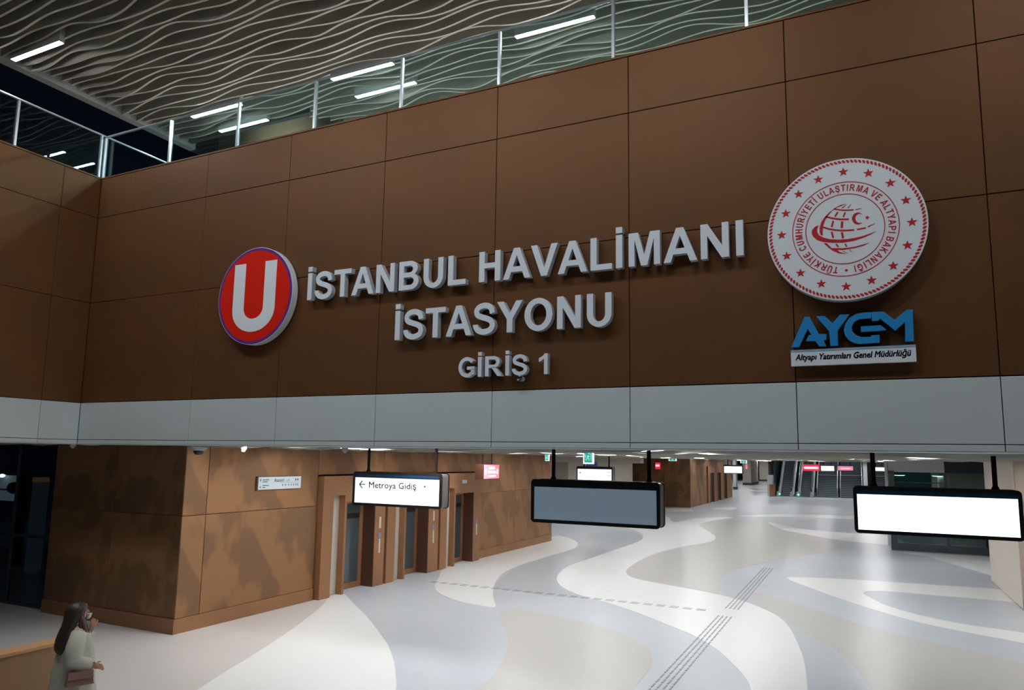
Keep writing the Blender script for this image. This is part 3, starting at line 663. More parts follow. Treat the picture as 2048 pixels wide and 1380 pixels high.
def stairs(x0, x1, lab, n1=13, n2=14):
    r = thing('staircase', ((x0+x1)/2, EY+1.5, 0), lab, 'stairs', 'far stairs')
    w_ = (x1-x0)/2
    me = MB(); me.m = 1; me.box((-w_, 0, -0.18), (w_, 0.33, -0.05)); me.m = 0; me.box((-w_, -0.02, -0.05), (w_, 0.33, 0))
    st = me.mesh('step', ['step', 'riser'])
    y0 = EY+1.2
    for i in range(n1): link('step', st, r, Vector((0, y0+i*0.32, 0.178*(i+1))) - Vector((0, EY+1.5, 0)))
    zl = 0.178*n1; yl = y0+n1*0.32
    part('landing', B((x0, yl, zl-0.12), (x1, yl+1.5, zl+0.03)), 'rail', r)
    for i in range(n2): link('step', st, r, Vector((0, yl+1.5+i*0.32, zl+0.178*(i+1))) - Vector((0, EY+1.5, 0)))
    for xx in (x0+0.04, x1-0.04):
        part('handrail', MB().tube([(xx, y0-0.2, 1.0), (xx, yl, zl+1.0), (xx, yl+1.5, zl+1.0), (xx, yl+1.5+n2*0.32, zl+1.0+0.178*n2)], 0.05, 6), 'rail', r)
        for q in range(5):
            yy = y0+q*n1*0.32/4; zz = max(0, (yy-y0)/0.32*0.178)
            part('baluster', MB().tube([(xx, yy, zz), (xx, yy, zz+1.0)], 0.03, 6), 'rail', r)
    return r
stairs(-4.55, -2.45, 'left flight of the dark far stairs under the lit white sign')
stairs(-2.25, -0.05, 'right flight of the dark far stairs under the pink sign')
tag(part('column', MB().box((0.05, EY+0.8, 0.12), (0.45, EY+1.8, 9)).box((0.02, EY+0.77, 0), (0.48, EY+1.83, 0.12)), 'greywall'), 'slim pale grey column at the right end of the far stairs', 'column')
stairs(1.0, 2.6, 'narrow flight of dark far stairs right of the slim grey column, behind a lit sign')

for X in (-7.0, -4.0, -1.2, 1.8):  # lamps added to brighten the stairs and escalators
    for Y in (88.0, 93.0):
        r = thing('strip_light', (X, Y, 9.3), 'LED strip high above the far stairs and escalators', 'light', 'LED strips above the far stairs')
        link('housing', me_h, r, (0, 0, 0)); link('diffuser', me_d, r, (0, 0, 0))
# ---------------------------------------------------------------- ticket office (glass fronted) at right
tk = thing('ticket_office', (3, 36, 0), 'glass fronted office with dark frame and grey header, behind the bright white sign', 'kiosk')
X0, X1, YK = 1.02, 4.9, 36.0
part('base', B((X0, YK, 0), (X1, YK+0.12, 0.30)), 'dark', tk)
part('header', B((X0, YK, 3.35), (3.15, YK+0.15, 3.97)), 'greywall', tk)
part('header', B((3.15, YK+0.05, 3.35), (X1+0.4, YK+0.15, 3.97)), 'navy', tk)
part('corner_post', B((X0-0.02, YK-0.04, 0), (X0+0.22, YK+0.16, 3.4)), 'dark', tk)
part('corner_post', B((X0-0.14, YK-0.02, 0.18), (X0-0.02, YK+0.1, 3.9)), 'greywall', tk)
part('mullion', B((3.12, YK-0.02, 0.3), (3.22, YK+0.1, 3.35)), 'dark', tk)
part('mullion', B((4.70, YK-0.02, 0.3), (4.85, YK+0.1, 3.35)), 'dark', tk)
part('transom', B((1.3, YK-0.01, 2.9), (3.12, YK+0.04, 2.93)), 'dark', tk)
part('glass_pane', B((X0+0.22, YK+0.02, 0.3), (3.12, YK+0.03, 3.35)), 'teal_glass', tk)
part('glass_pane', B((3.22, YK+0.02, 0.3), (4.70, YK+0.03, 3.35)), 'teal_glass', tk)
part('inner_column', B((3.0, YK+1.2, 0), (3.45, YK+1.6, 3.97)), 'beige_pink', tk)
part('inner_wall', B((3.4, YK+3.0, 0), (5.2, YK+3.2, 3.97)), 'beige', tk)
part('inner_wall', B((1.1, YK+5.0, 0), (3.6, YK+5.2, 3.97)), 'greywall', tk)
part('side_wall', B((1.0, YK+0.16, 0), (1.1, YK+5.1, 3.97)), 'teal_glass', tk)
part('counter', B((1.5, YK+0.5, 0.3), (4.6, YK+1.1, 1.05)), 'dark', tk)
for q, (xx, lab) in enumerate(((1.5, 'left of two round ceiling lamps in the glass fronted office'), (3.0, 'right of two round ceiling lamps in the glass fronted office'))):
    r = thing('ceiling_lamp', (xx, YK+1.0, 3.3), lab, 'lamp')
    part('shade', MB().lathe([(0.24, 0.10), (0.26, 0.06), (0.26, 0.0)], (xx, YK+1.3, 3.2), 20), 'house', r)
    part('diffuser', MB().lathe([(0.05, -0.03), (0.18, -0.025), (0.24, 0.0)], (xx, YK+1.3, 3.2), 20), mat('office_lamp', (1, 1, 1), 0.5, emit=(1, 0.97, 0.88), es=5), r)
part('barrier_rail', MB().tube([(4.6, YK-0.5, 0.0), (4.6, YK-0.5, 0.75), (4.0, YK-0.7, 0.8)], 0.05, 8), 'dark', tk)

# ================================================================ LETTERING
def lettering(name, text, xa, xb, z0, cap, label, Yf=9.47, th=0.10):
    lay, W = layout(text)
    first, last = lay[0][1], W
    k = (xb-xa)/(last-first)
    r = thing(name, ((xa+xb)/2, FY, z0), label, 'lettering')
    for ch, x in lay:
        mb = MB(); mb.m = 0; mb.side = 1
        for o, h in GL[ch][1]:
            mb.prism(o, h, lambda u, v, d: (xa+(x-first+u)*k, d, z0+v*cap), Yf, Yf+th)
        part('letter', mb, ['white_letter', 'white_side'], r)
    return r
lettering('station_lettering', 'İSTANBUL HAVALİMANI', -8.57, -1.27, 6.36, 0.475, 'top line of raised white letters reading İSTANBUL HAVALİMANI on the copper wall')
lettering('station_lettering', 'İSTASYONU', -6.70, -3.06, 5.55, 0.475, 'second line of raised white letters reading İSTASYONU on the copper wall')
lettering('station_lettering', 'GİRİŞ 1', -5.50, -4.02, 4.905, 0.30, 'small lowest line of raised white letters reading GİRİŞ 1 on the copper wall', th=0.09)

# U roundel
def circ(r, n=72, cx=0, cz=0): return [(cx+r*math.cos(2*math.pi*i/n), cz+r*math.sin(2*math.pi*i/n)) for i in range(n)]
cu_ = (-9.775, 6.535)
PY = lambda Y0: (lambda u, v, d: (u, Y0+d, v))
ur = thing('metro_roundel', (cu_[0], FY, 5.65), 'round red sign with purple rim and white letter U at left of the lettering', 'sign')
def disc(rr, hole, cx, cz, Y0, Y1, m, name, parent, side=None):
    mb = MB(); mb.m = 0; mb.side = 1 if side else 0
    mb.prism(circ(rr, 72, cx, cz), [circ(hole, 72, cx, cz)] if hole else [], lambda u, v, d: (u, d, v), Y0, Y1)
    return part(name, mb, [m, side] if side else m, parent)
disc(0.895, None, *cu_, 9.44, 9.57, 'logo_white', 'backing', ur, 'logo_white')
disc(0.885, 0.835, *cu_, 9.436, 9.44, 'purple', 'rim', ur)
disc(0.835, None, *cu_, 9.434, 9.44, 'logo_red', 'face', ur)
mb = MB()
U0x, U1x, Uz0, Uz1 = -10.29, -9.27, 5.87, 7.15
ww = U1x-U0x; st = 0.275
P = [(U0x, Uz1), (U0x, Uz0+0.42)] + [(U0x+ww/2+ww/2*math.cos(R(a)), Uz0+0.42+0.42*math.sin(R(a))) for a in range(190, 351, 10)] + [(U1x, Uz0+0.42), (U1x, Uz1), (U1x-st, Uz1), (U1x-st, Uz0+0.44)] + [(U0x+ww/2+(ww/2-st)*math.cos(R(a)), Uz0+0.44+0.20*math.sin(R(a))) for a in range(350, 189, -10)] + [(U0x+st, Uz0+0.44), (U0x+st, Uz1)]
mb.prism(P, [], lambda u, v, d: (u, d, v), 9.428, 9.434)
part('letter', mb, 'logo_white', ur)

# ministry emblem
ex, ez, ER = -0.072, 6.550, 0.895
em = thing('ministry_emblem', (ex, FY, ez-ER), 'large round white emblem with red stars, ring of text and globe above the blue letters', 'emblem')
disc(ER, None, ex, ez, 9.44, 9.57, 'logo_white', 'backing', em, 'logo_white')
YP = 9.437
def flat(parent, name, outer, holes, m, y0=YP, y1=9.4405):
    mb = MB().prism(outer, holes, lambda u, v, d: (u, d, v), y0, y1); return part(name, mb, m, parent)
for rr in (0.669, 0.497): disc(ER*rr, ER*(rr-0.011), ex, ez, YP, 9.4405, 'emblem_red', 'ring', em)
mb = MB()
NR = 118
for i in range(NR):
    a = 2*math.pi*i/NR; c, s = math.cos(a), math.sin(a); r0 = ER*0.957
    dx, dz = -s, c
    Pq = []
    for q in range(8):
        t = 2*math.pi*q/8; uu = 0.026*math.cos(t); vv = 0.0145*math.sin(t)
        rad = uu*math.cos(0.75)-vv*math.sin(0.75); tan = uu*math.sin(0.75)+vv*math.cos(0.75)
        Pq.append((ex+(r0+rad)*c+tan*dx, ez+(r0+rad)*s+tan*dz))
    mb.prism(Pq, [], lambda u, v, d: (u, d, v), YP, 9.4405)
part('rope_border', mb, 'emblem_red', em)
def star(cx, cz, r, rot=90):
    return [(cx+(r if i % 2 == 0 else r*0.40)*math.cos(R(rot+36*i)), cz+(r if i % 2 == 0 else r*0.40)*math.sin(R(rot+36*i))) for i in range(10)]
for i in range(16):
    a = 88.8-i*22.45
    flat(em, 'star', star(ex+ER*0.81*math.cos(R(a)), ez+ER*0.81*math.sin(R(a)), ER*0.068), [], 'emblem_red')
ring = 'TÜRKİYE CUMHURİYETİ ULAŞTIRMA VE ALTYAPI BAKANLIĞI'
lay, W = layout(ring, 0.10, 0.42)
cap = ER*0.092; rb = ER*0.536
span = 340.0
for ch, x in lay:
    wch = GL[ch][0]
    ang = -100.0 - span*(x+wch/2)/W
    mb = MB()
    k = span/180*math.pi*(rb+cap/2)/W
    ca, sa = math.cos(R(ang)), math.sin(R(ang)); tx, tz = sa, -ca      # clockwise tangent
    for o, h in GL[ch][1]:
        mb.prism(o, h, lambda u, v, d: (ex+ca*(rb+v*cap)+tx*(u-wch/2)*k*0.95, d, ez+sa*(rb+v*cap)+tz*(u-wch/2)*k*0.95), YP, 9.4405)
    part('letter', mb, 'emblem_red', em)
flat(em, 'dot', circ(0.016, 16, ex, ez-ER*0.585), [], 'emblem_red')
g9 = lambda L: [((p := onY(1610+x/9.2, 370+y/9.2, YP)).x, p.z) for x, y in L]
gm = MB()
def gadd(L, smooth=False):
    Q = catmull(L, 4, True) if smooth else L
    gm.prism(g9(Q), [], lambda u, v, d: (u, d, v), YP, 9.4405)
def gst(L, w_): gadd(stroke(L, w_))
gadd([(250, 738), (180, 770), (130, 830), (120, 890), (150, 950), (220, 1010), (330, 1045), (500, 1062), (700, 1058), (900, 1025), (1100, 960), (1240, 895), (1310, 850), (1200, 890), (1080, 932), (950, 965), (780, 995), (600, 1005), (450, 995), (340, 967), (260, 925), (225, 870), (225, 810)])
gadd([(545, 425), (450, 500), (360, 590), (300, 680), (270, 780), (268, 860), (285, 915), (325, 930), (325, 850), (335, 750), (370, 650), (420, 570), (500, 470), (600, 410), (760, 345), (650, 368)])
gst([(535, 440), (700, 462), (890, 455)], 24.0); gst([(930, 450), (1040, 430)], (12, 5))
gst([(380, 580), (500, 610), (650, 630), (805, 627)], 30.0)
gst([(330, 775), (450, 810), (600, 832), (760, 835), (905, 825)], 30.0); gst([(955, 818), (1120, 788)], 26.0); gst([(1155, 770), (1290, 705)], (22, 6))
for L, q in (([(605, 495), (550, 580)], 28.0), ([(740, 500), (705, 585)], 28.0), ([(520, 660), (490, 775)], 34.0), ([(683, 668), (677, 790)], 42.0), ([(490, 860), (520, 975)], 34.0), ([(680, 870), (700, 980)], 42.0),
             ([(570, 1085), (615, 1140)], 28.0), ([(735, 1080), (770, 1135)], 28.0), ([(680, 425), (765, 355)], (18, 4)), ([(790, 425), (850, 345)], (18, 4)), ([(700, 1215), (790, 1260)], (14, 4)), ([(820, 1190), (865, 1240)], (14, 4))): gst(L, q)
gadd([(345, 1070), (400, 1070), (450, 1120), (490, 1160), (700, 1162), (900, 1138), (1060, 1095), (1190, 1060), (1080, 1115), (900, 1162), (700, 1192), (590, 1195), (640, 1232), (760, 1270), (620, 1258), (500, 1200), (420, 1140)])
part('globe_mark', gm, 'emblem_red', em)
mbc = MB()
cr = [(975+110*math.cos(R(a)), 615+110*math.sin(R(a))) for a in range(40, 321, 10)] + [(1012+86*math.cos(R(a)), 614+86*math.sin(R(a))) for a in range(300, 59, -10)]
mbc.prism(g9(cr), [], lambda u, v, d: (u, d, v), YP, 9.4405)
mbc.prism(g9([(1145+(48 if i % 2 == 0 else 19)*math.cos(R(-80+36*i)), 598+(48 if i % 2 == 0 else 19)*math.sin(R(-80+36*i))) for i in range(10)]), [], lambda u, v, d: (u, d, v), YP, 9.4405)
part('crescent_and_star', mbc, 'emblem_red', em)

# AYGM letters and plate
ay = thing('directorate_lettering', (-0.06, FY, 5.12), 'raised blue letters reading AYGM under the round emblem', 'lettering')
AYL = [[(90, 618), (285, 172), (358, 172), (498, 425), (605, 425), (605, 510), (565, 515), (605, 605), (500, 605), (445, 527), (305, 527), (350, 437), (385, 437), (332, 350), (205, 618)],
       [(455, 165), (580, 160), (695, 265), (805, 140), (945, 135), (770, 375), (775, 595), (665, 598), (645, 385)],
       [(1258, 105), (1150, 110), (1040, 130), (940, 190), (880, 280), (860, 370), (880, 450), (930, 510), (1000, 550), (1090, 570), (1385, 550), (1382, 437), (1265, 442), (1255, 465), (1120, 470), (1040, 440), (985, 385), (975, 320), (1010, 250), (1090, 205), (1258, 195)],
       [(1108, 312), (1400, 295), (1485, 365), (1400, 378), (1110, 395)],
       [(1262, 105), (1272, 235), (1375, 228), (1385, 195), (1612, 375), (1755, 250), (1760, 535), (1885, 530), (1868, 65), (1780, 68), (1600, 215), (1450, 100), (1400, 95)]]
for q, L in enumerate(AYL):
    W2 = [onY(1570+x/7.314, 610+y/7.314, 9.48) for x, y in L]
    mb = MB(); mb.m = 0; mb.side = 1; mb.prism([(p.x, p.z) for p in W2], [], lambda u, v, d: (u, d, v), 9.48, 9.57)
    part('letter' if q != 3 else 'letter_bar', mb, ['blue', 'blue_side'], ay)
pl = thing('directorate_plate', (-0.06, FY, 4.88), 'white plate with small blue italic line below the blue letters', 'sign')
part('plate', B((-0.742, 9.50, 4.885), (0.622, 9.57, 5.085)), 'logo_white', pl)
part('stripe', B((-0.742, 9.498, 5.055), (0.622, 9.50, 5.068)), 'line_blue', pl)
part('stripe', B((-0.742, 9.498, 5.074), (0.622, 9.50, 5.085)), 'line_blue', pl)
mb = MB(); font_mesh(mb, 'Altyapı Yatırımları Genel Müdürlüğü', 0.105, lambda u, v, d: (-0.69+u, 9.4975, 4.955+v), width=1.26, shear=0.25, bold=0.0028)
part('print', mb, 'text_blue', pl)

# ================================================================ HANGING SIGNS
def rrect(x0, z0, x1, z1, r, n=5):
    P = []
    for cx, cz, a0 in ((x1-r, z0+r, -90), (x1-r, z1-r, 0), (x0+r, z1-r, 90), (x0+r, z0+r, 180)):
        P += [(cx+r*math.cos(R(a0+90*i/n)), cz+r*math.sin(R(a0+90*i/n))) for i in range(n+1)]
    return P
def hang_sign(x0, x1, z0, z1, Y, rods, screen, label, depth=0.27, top=0.115, side=0.05, bot=0.05, ztop=4.08, rod=0.028, bezel='black', body='case_side', rr=0.06, grp='hanging direction signs'):
    r = thing('hanging_sign', ((x0+x1)/2, Y+depth/2, z0), label, 'sign', grp)
    fn = lambda u, v, d: (u, d, v)
    part('casing', MB().prism(rrect(x0+0.01, z0+0.01, x1-0.01, z1-0.01, rr), [], fn, Y+0.03, Y+depth), body, r)
    part('bezel', MB().prism(rrect(x0, z0, x1, z1, rr), [rect(x0+side, z0+bot, x1-side, z1-top)], fn, Y, Y+0.035), bezel, r)
    part('bezel', MB().prism(rrect(x0, z0, x1, z1, rr), [rect(x0+side, z0+bot, x1-side, z1-top)], fn, Y+depth-0.01, Y+depth+0.02), bezel, r)
    part('screen', B((x0+side-0.002, Y+0.012, z0+bot-0.002), (x1-side+0.002, Y+0.03, z1-top+0.002)), screen, r)
    for rx in rods:
        part('hanger_rod', MB().tube([(rx, Y+depth/2, z1-0.02), (rx, Y+depth/2, ztop)], rod, 10), 'rod', r)
        part('rod_foot', MB().lathe([(rod*1.5, 0), (rod*1.5, 0.02), (rod, 0.05)], (rx, Y+depth/2, z1-0.005), 10), 'rod', r)
    return r
s1 = hang_sign(-9.12, -7.07, 2.73, 3.385, 11.66, (-8.85, -7.28), 'screen_on', 'lit white hanging sign reading Metroya Gidiş with a left arrow')
part('bezel_strip', B((-9.06, 11.655, 3.285), (-7.13, 11.661, 3.335)), 'blue_bezel', s1)
P1 = lambda x0, z0: (lambda u, v, d: (x0+u, 11.668, z0+v))
mb = MB(); font_mesh(mb, 'Metroya Gidiş', 0.17, P1(-8.73, 3.075), width=1.10, bold=0.0022); part('print', mb, 'print_grey', s1)
mb = MB(); font_mesh(mb, 'Access to Metro', 0.11, P1(-8.74, 2.92), width=0.76); part('print_small', mb, 'print_faint', s1)
mb = MB(); fn = lambda u, v, d: (u, d, v)
mb.prism(stroke([(-8.96, 3.135), (-8.83, 3.135)], 0.018), [], fn, 11.667, 11.672)
mb.prism(stroke([(-8.89, 3.205), (-8.962, 3.135)], 0.022), [], fn, 11.667, 11.672)
mb.prism(stroke([(-8.962, 3.135), (-8.89, 3.060)], 0.022), [], fn, 11.667, 11.672)
part('arrow', mb, 'print_dark', s1)
part('dot', MB().prism(circ(0.022, 16, -7.44, 3.135), [], fn, 11.667, 11.672), 'print_dark', s1)
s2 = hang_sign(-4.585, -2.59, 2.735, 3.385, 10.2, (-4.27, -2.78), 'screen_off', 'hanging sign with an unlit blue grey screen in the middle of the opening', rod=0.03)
s3 = hang_sign(-0.135, 1.895, 2.71, 3.375, 11.66, (0.14, 1.62), 'screen_big', 'brightest blank white hanging sign at the right edge', rod=0.032)
part('bezel_strip', B((-0.08, 11.655, 3.265), (1.84, 11.661, 3.32)), 'blue_bezel', s3)
s4 = hang_sign(-11.31, -9.66, 2.72, 3.38, 30.0, (-11.0, -9.86), 'screen_on', 'small lit white hanging sign seen above the unlit screen', rr=0.05)
mb = MB(); mb.prism(stroke([(-11.18, 3.10), (-11.08, 3.10)], 0.02), [], fn, 30.006, 30.011); mb.prism([(-11.19, 3.10), (-11.13, 3.14), (-11.13, 3.06)], [], fn, 30.006, 30.011)
part('arrow', mb, 'print_dark', s4)
mb = MB()
for q in range(3):
    for w_ in range(2): mb.box((-9.90+q*0.06, 30.006, 3.14-w_*0.15), (-9.86+q*0.06, 30.011, 3.17-w_*0.15))
part('pictogram', mb, 'print_grey', s4)
hang_sign(-8.38, -7.13, 2.88, 3.46, 50.0, (-8.1, -7.4), 'screen_on', 'far lit white hanging sign beside the far elevator block', rr=0.04, top=0.10)
def far_sign(x0, x1, z0, z1, scr, lab, mb_=None):
    return hang_sign(x0, x1, z0, z1, 80.0, (x0+0.3, x1-0.3), scr, lab, depth=0.25, top=0.09, side=0.06, bot=0.06, bezel='case_side' if scr != 'red_lit' else 'red_lit', rr=0.05, grp='far signs over the stairs')
fs = far_sign(-5.48, -3.90, 2.86, 3.50, 'red_lit', 'far red lit sign with a white stripe over the right escalator')
part('white_stripe', MB().prism(rrect(-5.38, 3.06, -4.0, 3.28, 0.10), [], fn, 79.99, 80.02), 'pink_text', fs)
far_sign(-3.82, -2.50, 2.84, 3.46, 'screen_on', 'far white lit sign between the red and the pink signs')
fs = far_sign(-2.24, -0.78, 2.92, 3.47, 'pink_lit', 'far pink lit sign over the right flight of stairs')
part('white_line', B((-1.95, 79.99, 3.14), (-1.1, 80.02, 3.20)), 'pink_text', fs)
far_sign(0.9, 2.05, 2.93, 3.42, 'screen_on', 'far white lit sign right of the slim grey column')

# pink lit box sign beside the elevators (parallel to the elevator wall)
pk = thing('elevator_box_sign', (-11.65, 22.3, 2.96), 'small pink lit box sign on two rods near the farthest near elevator', 'sign')
part('casing', B((-11.86, 21.73, 2.95), (-11.53, 22.87, 3.47)), 'copper_dark', pk)
part('face', B((-11.53, 21.75, 2.98), (-11.515, 22.86, 3.45)), 'pink_lit', pk)
mb = MB()
for zc, hh, ya, yb in ((3.34, 0.085, 22.08, 22.52), (3.20, 0.085, 22.04, 22.56), (3.07, 0.05, 22.04, 22.56)):
    yy = ya
    while yy < yb:
        wq = 0.045 if hh > 0.06 else 0.04
        mb.box((-11.512, yy, zc-hh/2), (-11.508, yy+wq, zc+hh/2)); yy += wq+0.012
part('print', mb, 'pink_text', pk)
mb = MB()
for yc in (21.86, 22.72):
    for zc in (3.26, 3.17):
        mb.prism(circ(0.048, 20, yc, zc), [circ(0.02, 12, yc, zc)], lambda u, v, d: (d, u, v), -11.508, -11.513)
part('icon', mb, 'pink_text', pk)
for yy in (21.95, 22.62): part('hanger_rod', MB().tube([(-11.7, yy, 3.46), (-11.7, yy, 3.97)], 0.016, 8), 'rod', pk)
# red sign on the far block, small pink sign on the column
rs = thing('wall_sign', (-14.97, 58.5, 2.98), 'small glowing red sign on the dark front of the far elevator block', 'sign')
part('casing', B((-15.17, 58.36, 2.98), (-14.80, 58.54, 3.50)), 'red_lit', rs)
part('print', MB().box((-15.14, 58.345, 3.18), (-15.05, 58.36, 3.34)).box((-15.03, 58.345, 3.18), (-14.94, 58.36, 3.34)).box((-14.92, 58.345, 3.18), (-14.83, 58.36, 3.34)), 'pink_text', rs)
p_ = onY(1491, 928, 120.8); q_ = onY(1495, 938, 120.8)
tag(part('wall_sign', MB().box((p_.x, 120.8, q_.z), (q_.x, 120.95, p_.z)), 'pink_lit'), 'tiny pink sign on the broad beige far column', 'sign')
# green exit signs
def exit_sign(px, Y, w_, h, ztop, lab, sq=False):
    p = onY(px, 915, Y); x0, x1 = p.x-w_/2, p.x+w_/2; z1 = ztop; z0 = ztop-h
    r = thing('exit_sign', (p.x, Y, z0), lab, 'sign')
    part('casing', B((x0, Y, z0), (x1, Y+0.06, z1)), 'screen_on', r)
    bx, bz = w_*0.11, h*0.12
    part('green_field', B((x0+bx, Y-0.006, z0+bz*0.8), (x1-bx, Y, z1-bz*1.4)), 'green_lit', r)
    m = MB(); s = h*0.5; cx = p.x; cz = (z0+z1)/2-0.01
    def st(L, w2=0.018): m.prism(stroke([(cx+a*s*0.55, cz+b*s*0.6) for a, b in L], w2*h/0.33, smooth=False), [], fn, Y-0.009, Y-0.006)
    m.prism(circ(0.022*h/0.33, 12, cx+0.12*s, cz+0.52*s), [], fn, Y-0.009, Y-0.006)
    st([(0.05, 0.35), (-0.1, -0.15)], 0.03); st([(0.05, 0.3), (0.4, 0.1)]); st([(0.0, 0.3), (-0.35, 0.15)]); st([(-0.1, -0.15), (0.3, -0.45)]); st([(0.3, -0.45), (0.2, -0.8)]); st([(-0.1, -0.15), (-0.35, -0.55)]); st([(-0.35, -0.55), (-0.75, -0.6)])
    st([(0.75, 0.9), (0.75, -0.8)], 0.02); st([(-0.85, 0.6), (-0.55, -0.3)], 0.02)
    part('running_figure', m, 'green_fig', r)
    part('hanger_rod', B((p.x-0.01, Y+0.02, z1), (p.x+0.01, Y+0.04, 4.1)), 'rod', r)
    return r
exit_sign(1176.5, 16.0, 0.25, 0.335, 3.92, 'bright green and white exit sign hanging behind the middle of the fascia')
exit_sign(1094, 26.0, 0.16, 0.30, 3.90, 'narrow pale exit sign beside the left hanger of the unlit screen')
exit_sign(1345, 57.0, 0.62, 0.28, 3.93, 'small green exit sign in front of the far elevator block')
exit_sign(1487, 90.0, 0.75, 0.36, 3.86, 'tiny green exit sign beyond the far elevator block')
# wall sign: Asansör
ws = thing('wall_sign', (BX, 13.4, 2.84), 'white wall sign with arrows and the word Asansör on the stained copper wall', 'sign')
WX = BX+0.05
part('plate', B((BX-0.03, 12.84, 2.86), (WX, 14.27, 3.155)), 'plate', ws)
part('frame', MB().box((BX-0.03, 12.80, 2.84), (WX-0.01, 12.84, 3.17)).box((BX-0.03, 12.80, 3.155), (WX-0.01, 14.29, 3.17)), 'copper_dark', ws)
PX = lambda y0, z0: (lambda u, v, d: (WX+0.002, y0+u, z0+v))
mb = MB(); font_mesh(mb, 'Asansör', 0.115, PX(13.35, 3.035), width=0.33, bold=0.002)
part('print', mb, 'plate_text', ws)
mb = MB()
font_mesh(mb, 'Lift', 0.08, PX(13.76, 3.04), width=0.11)
part('print', mb, 'plate_text', ws)
mb = MB()
for z0, t in ((3.075, 0.20), (3.03, 0.15), (2.945, 0.20), (2.90, 0.09)): mb.box((WX, 12.97, z0), (WX+0.003, 12.97+t, z0+0.022))
for y0 in (13.62, 13.72, 13.82, 13.92, 14.0, 14.08, 14.14): mb.box((WX, y0, 2.93), (WX+0.003, y0+0.025, 2.98))
mb.box((WX, 13.55, 3.012), (WX+0.003, 14.18, 3.018)); mb.box((WX, 14.06, 3.05), (WX+0.003, 14.10, 3.10)); mb.box((WX, 14.13, 3.05), (WX+0.003, 14.17, 3.10))
tag(part('fine_print', mb, 'plate_text', ws), kind='stuff')
mb = MB(); fx = lambda u, v, d: (d, u, v)
for zc, s in ((3.08, 1), (2.93, -1)):
    mb.prism([(12.90, zc+0.035*s), (12.93, zc), (12.87, zc)], [], fx, WX+0.003, WX); mb.prism(rect(12.892, zc-0.035, 12.908, zc+0.01), [], fx, WX+0.003, WX)
part('arrow', mb, 'plate_text', ws)
# dome camera and small ceiling fittings
dc = thing('dome_camera', (-11.9, 10.3, 3.70), 'white and black dome security camera under the fascia', 'camera')
part('housing', MB().lathe([(0.14, 0.22), (0.17, 0.17), (0.175, 0.10), (0.16, 0.05), (0.11, 0.02)], (-11.9, 10.3, 3.735), 24), 'dome_w', dc, True)
part('dome', MB().lathe([(0.002, -0.10), (0.05, -0.095), (0.085, -0.07), (0.10, -0.03), (0.10, 0.03)], (-11.9, 10.3, 3.755), 24), 'dome_g', dc, True)
part('dome_ring', MB().lathe([(0.115, -0.005), (0.115, 0.03), (0.10, 0.04)], (-11.9, 10.3, 3.745), 24), 'dome_w', dc)
for px, py, lab in ((146, 891, 'white ceiling detector under the left corner of the fascia'), (487, 897, 'small lit fitting under the ceiling left of the wall sign'), (690, 900, 'small white detector under the ceiling above the first elevator'), (1452, 921, 'round detector under the ceiling above a far white sign')):
    Y = {146: 10.5, 487: 11.4, 690: 12.5, 1452: 46}[px]
    p = onY(px, py, Y)
    r = thing('smoke_detector', (p.x, Y, p.z), lab, 'detector')
    part('base', MB().lathe([(0.05, -0.04), (0.065, -0.02), (0.07, 0.02), (0.07, 3.92-p.z)], (p.x, Y, p.z), 16), 'dome_w', r)
    part('sensor', MB().lathe([(0.01, -0.065), (0.03, -0.06), (0.035, -0.04)], (p.x, Y, p.z), 12), 'strip' if px == 487 else 'dome_w', r)

# ================================================================ glazed facade and night outside at left
fa = thing('window_1', (-20, 11.0, 0), 'dark glazed facade at the far left with faint mullions', kind='structure')
part('pane', B((-18.9, 11.0, 0.05), (-17.25, 11.012, 3.85)), 'night_glass', fa)
part('pane', B((-21.2, 11.0, 0.05), (-18.98, 11.012, 3.85)), 'night_glass', fa)
part('pane', B((-24.5, 11.0, 0.05), (-21.28, 11.012, 3.85)), 'night_glass', fa)
for x in (-17.22, -18.94, -21.24): part('mullion', B((x-0.035, 10.97, 0), (x+0.035, 11.05, 3.97)), 'dark', fa)
part('transom', B((-24.5, 10.98, 1.60), (-17.25, 11.03, 1.66)), 'dark', fa)
part('sill', B((-24.5, 10.96, 0), (-17.25, 11.06, 0.06)), 'dark', fa)
tag(part('ceiling_left_bay', B((-25, -4, 3.90), (-14.9, 10.95, 4.0)), 'baffle_low'), 'pale ceiling of the low bay at left', kind='structure')
tag(part('wall_far_left', B((-25, -4, 0), (-24.7, 11, 3.98)), 'teal_dark'), 'dark wall closing the low bay at left', kind='structure')
ob = thing('outdoor_kiosk', (-25, 15, 1.9), 'pale lit kiosk front glimpsed through the dark glass at the left edge', 'kiosk')
part('panel', B((-27.2, 14.6, 2.02), (-25.0, 14.7, 2.85)), 'outside', ob)
part('shelf', B((-27.2, 14.55, 2.36), (-25.0, 14.6, 2.41)), 'dark', ob)
part('post', B((-25.0, 14.5, 0), (-24.85, 14.8, 3.0)), 'dark', ob)
part('seat_back', MB().lathe([(0.05, -0.2), (0.17, -0.12), (0.2, 0.0), (0.15, 0.14), (0.03, 0.18)], (-25.0, 14.4, 2.48), 14), 'dark', ob, True)
part('lamp', MB().lathe([(0.02, -0.06), (0.08, -0.03), (0.09, 0.03), (0.02, 0.06)], (-25.8, 14.45, 2.84), 12), 'outside_lamp', ob)
am = thing('outdoor_vending_machine', (-23.2, 14.0, 2.0), 'faint upright machine with an amber top outside the dark glass', 'machine')
part('body', B((-23.35, 14.0, 0.0), (-23.0, 14.3, 2.72)), mat('dim_body', (0.04, 0.05, 0.06), 0.6, emit=(0.05, 0.06, 0.07), es=0.3), am)
part('amber_top', B((-23.35, 13.98, 2.72), (-23.0, 14.3, 2.86)), 'outside_orange', am)

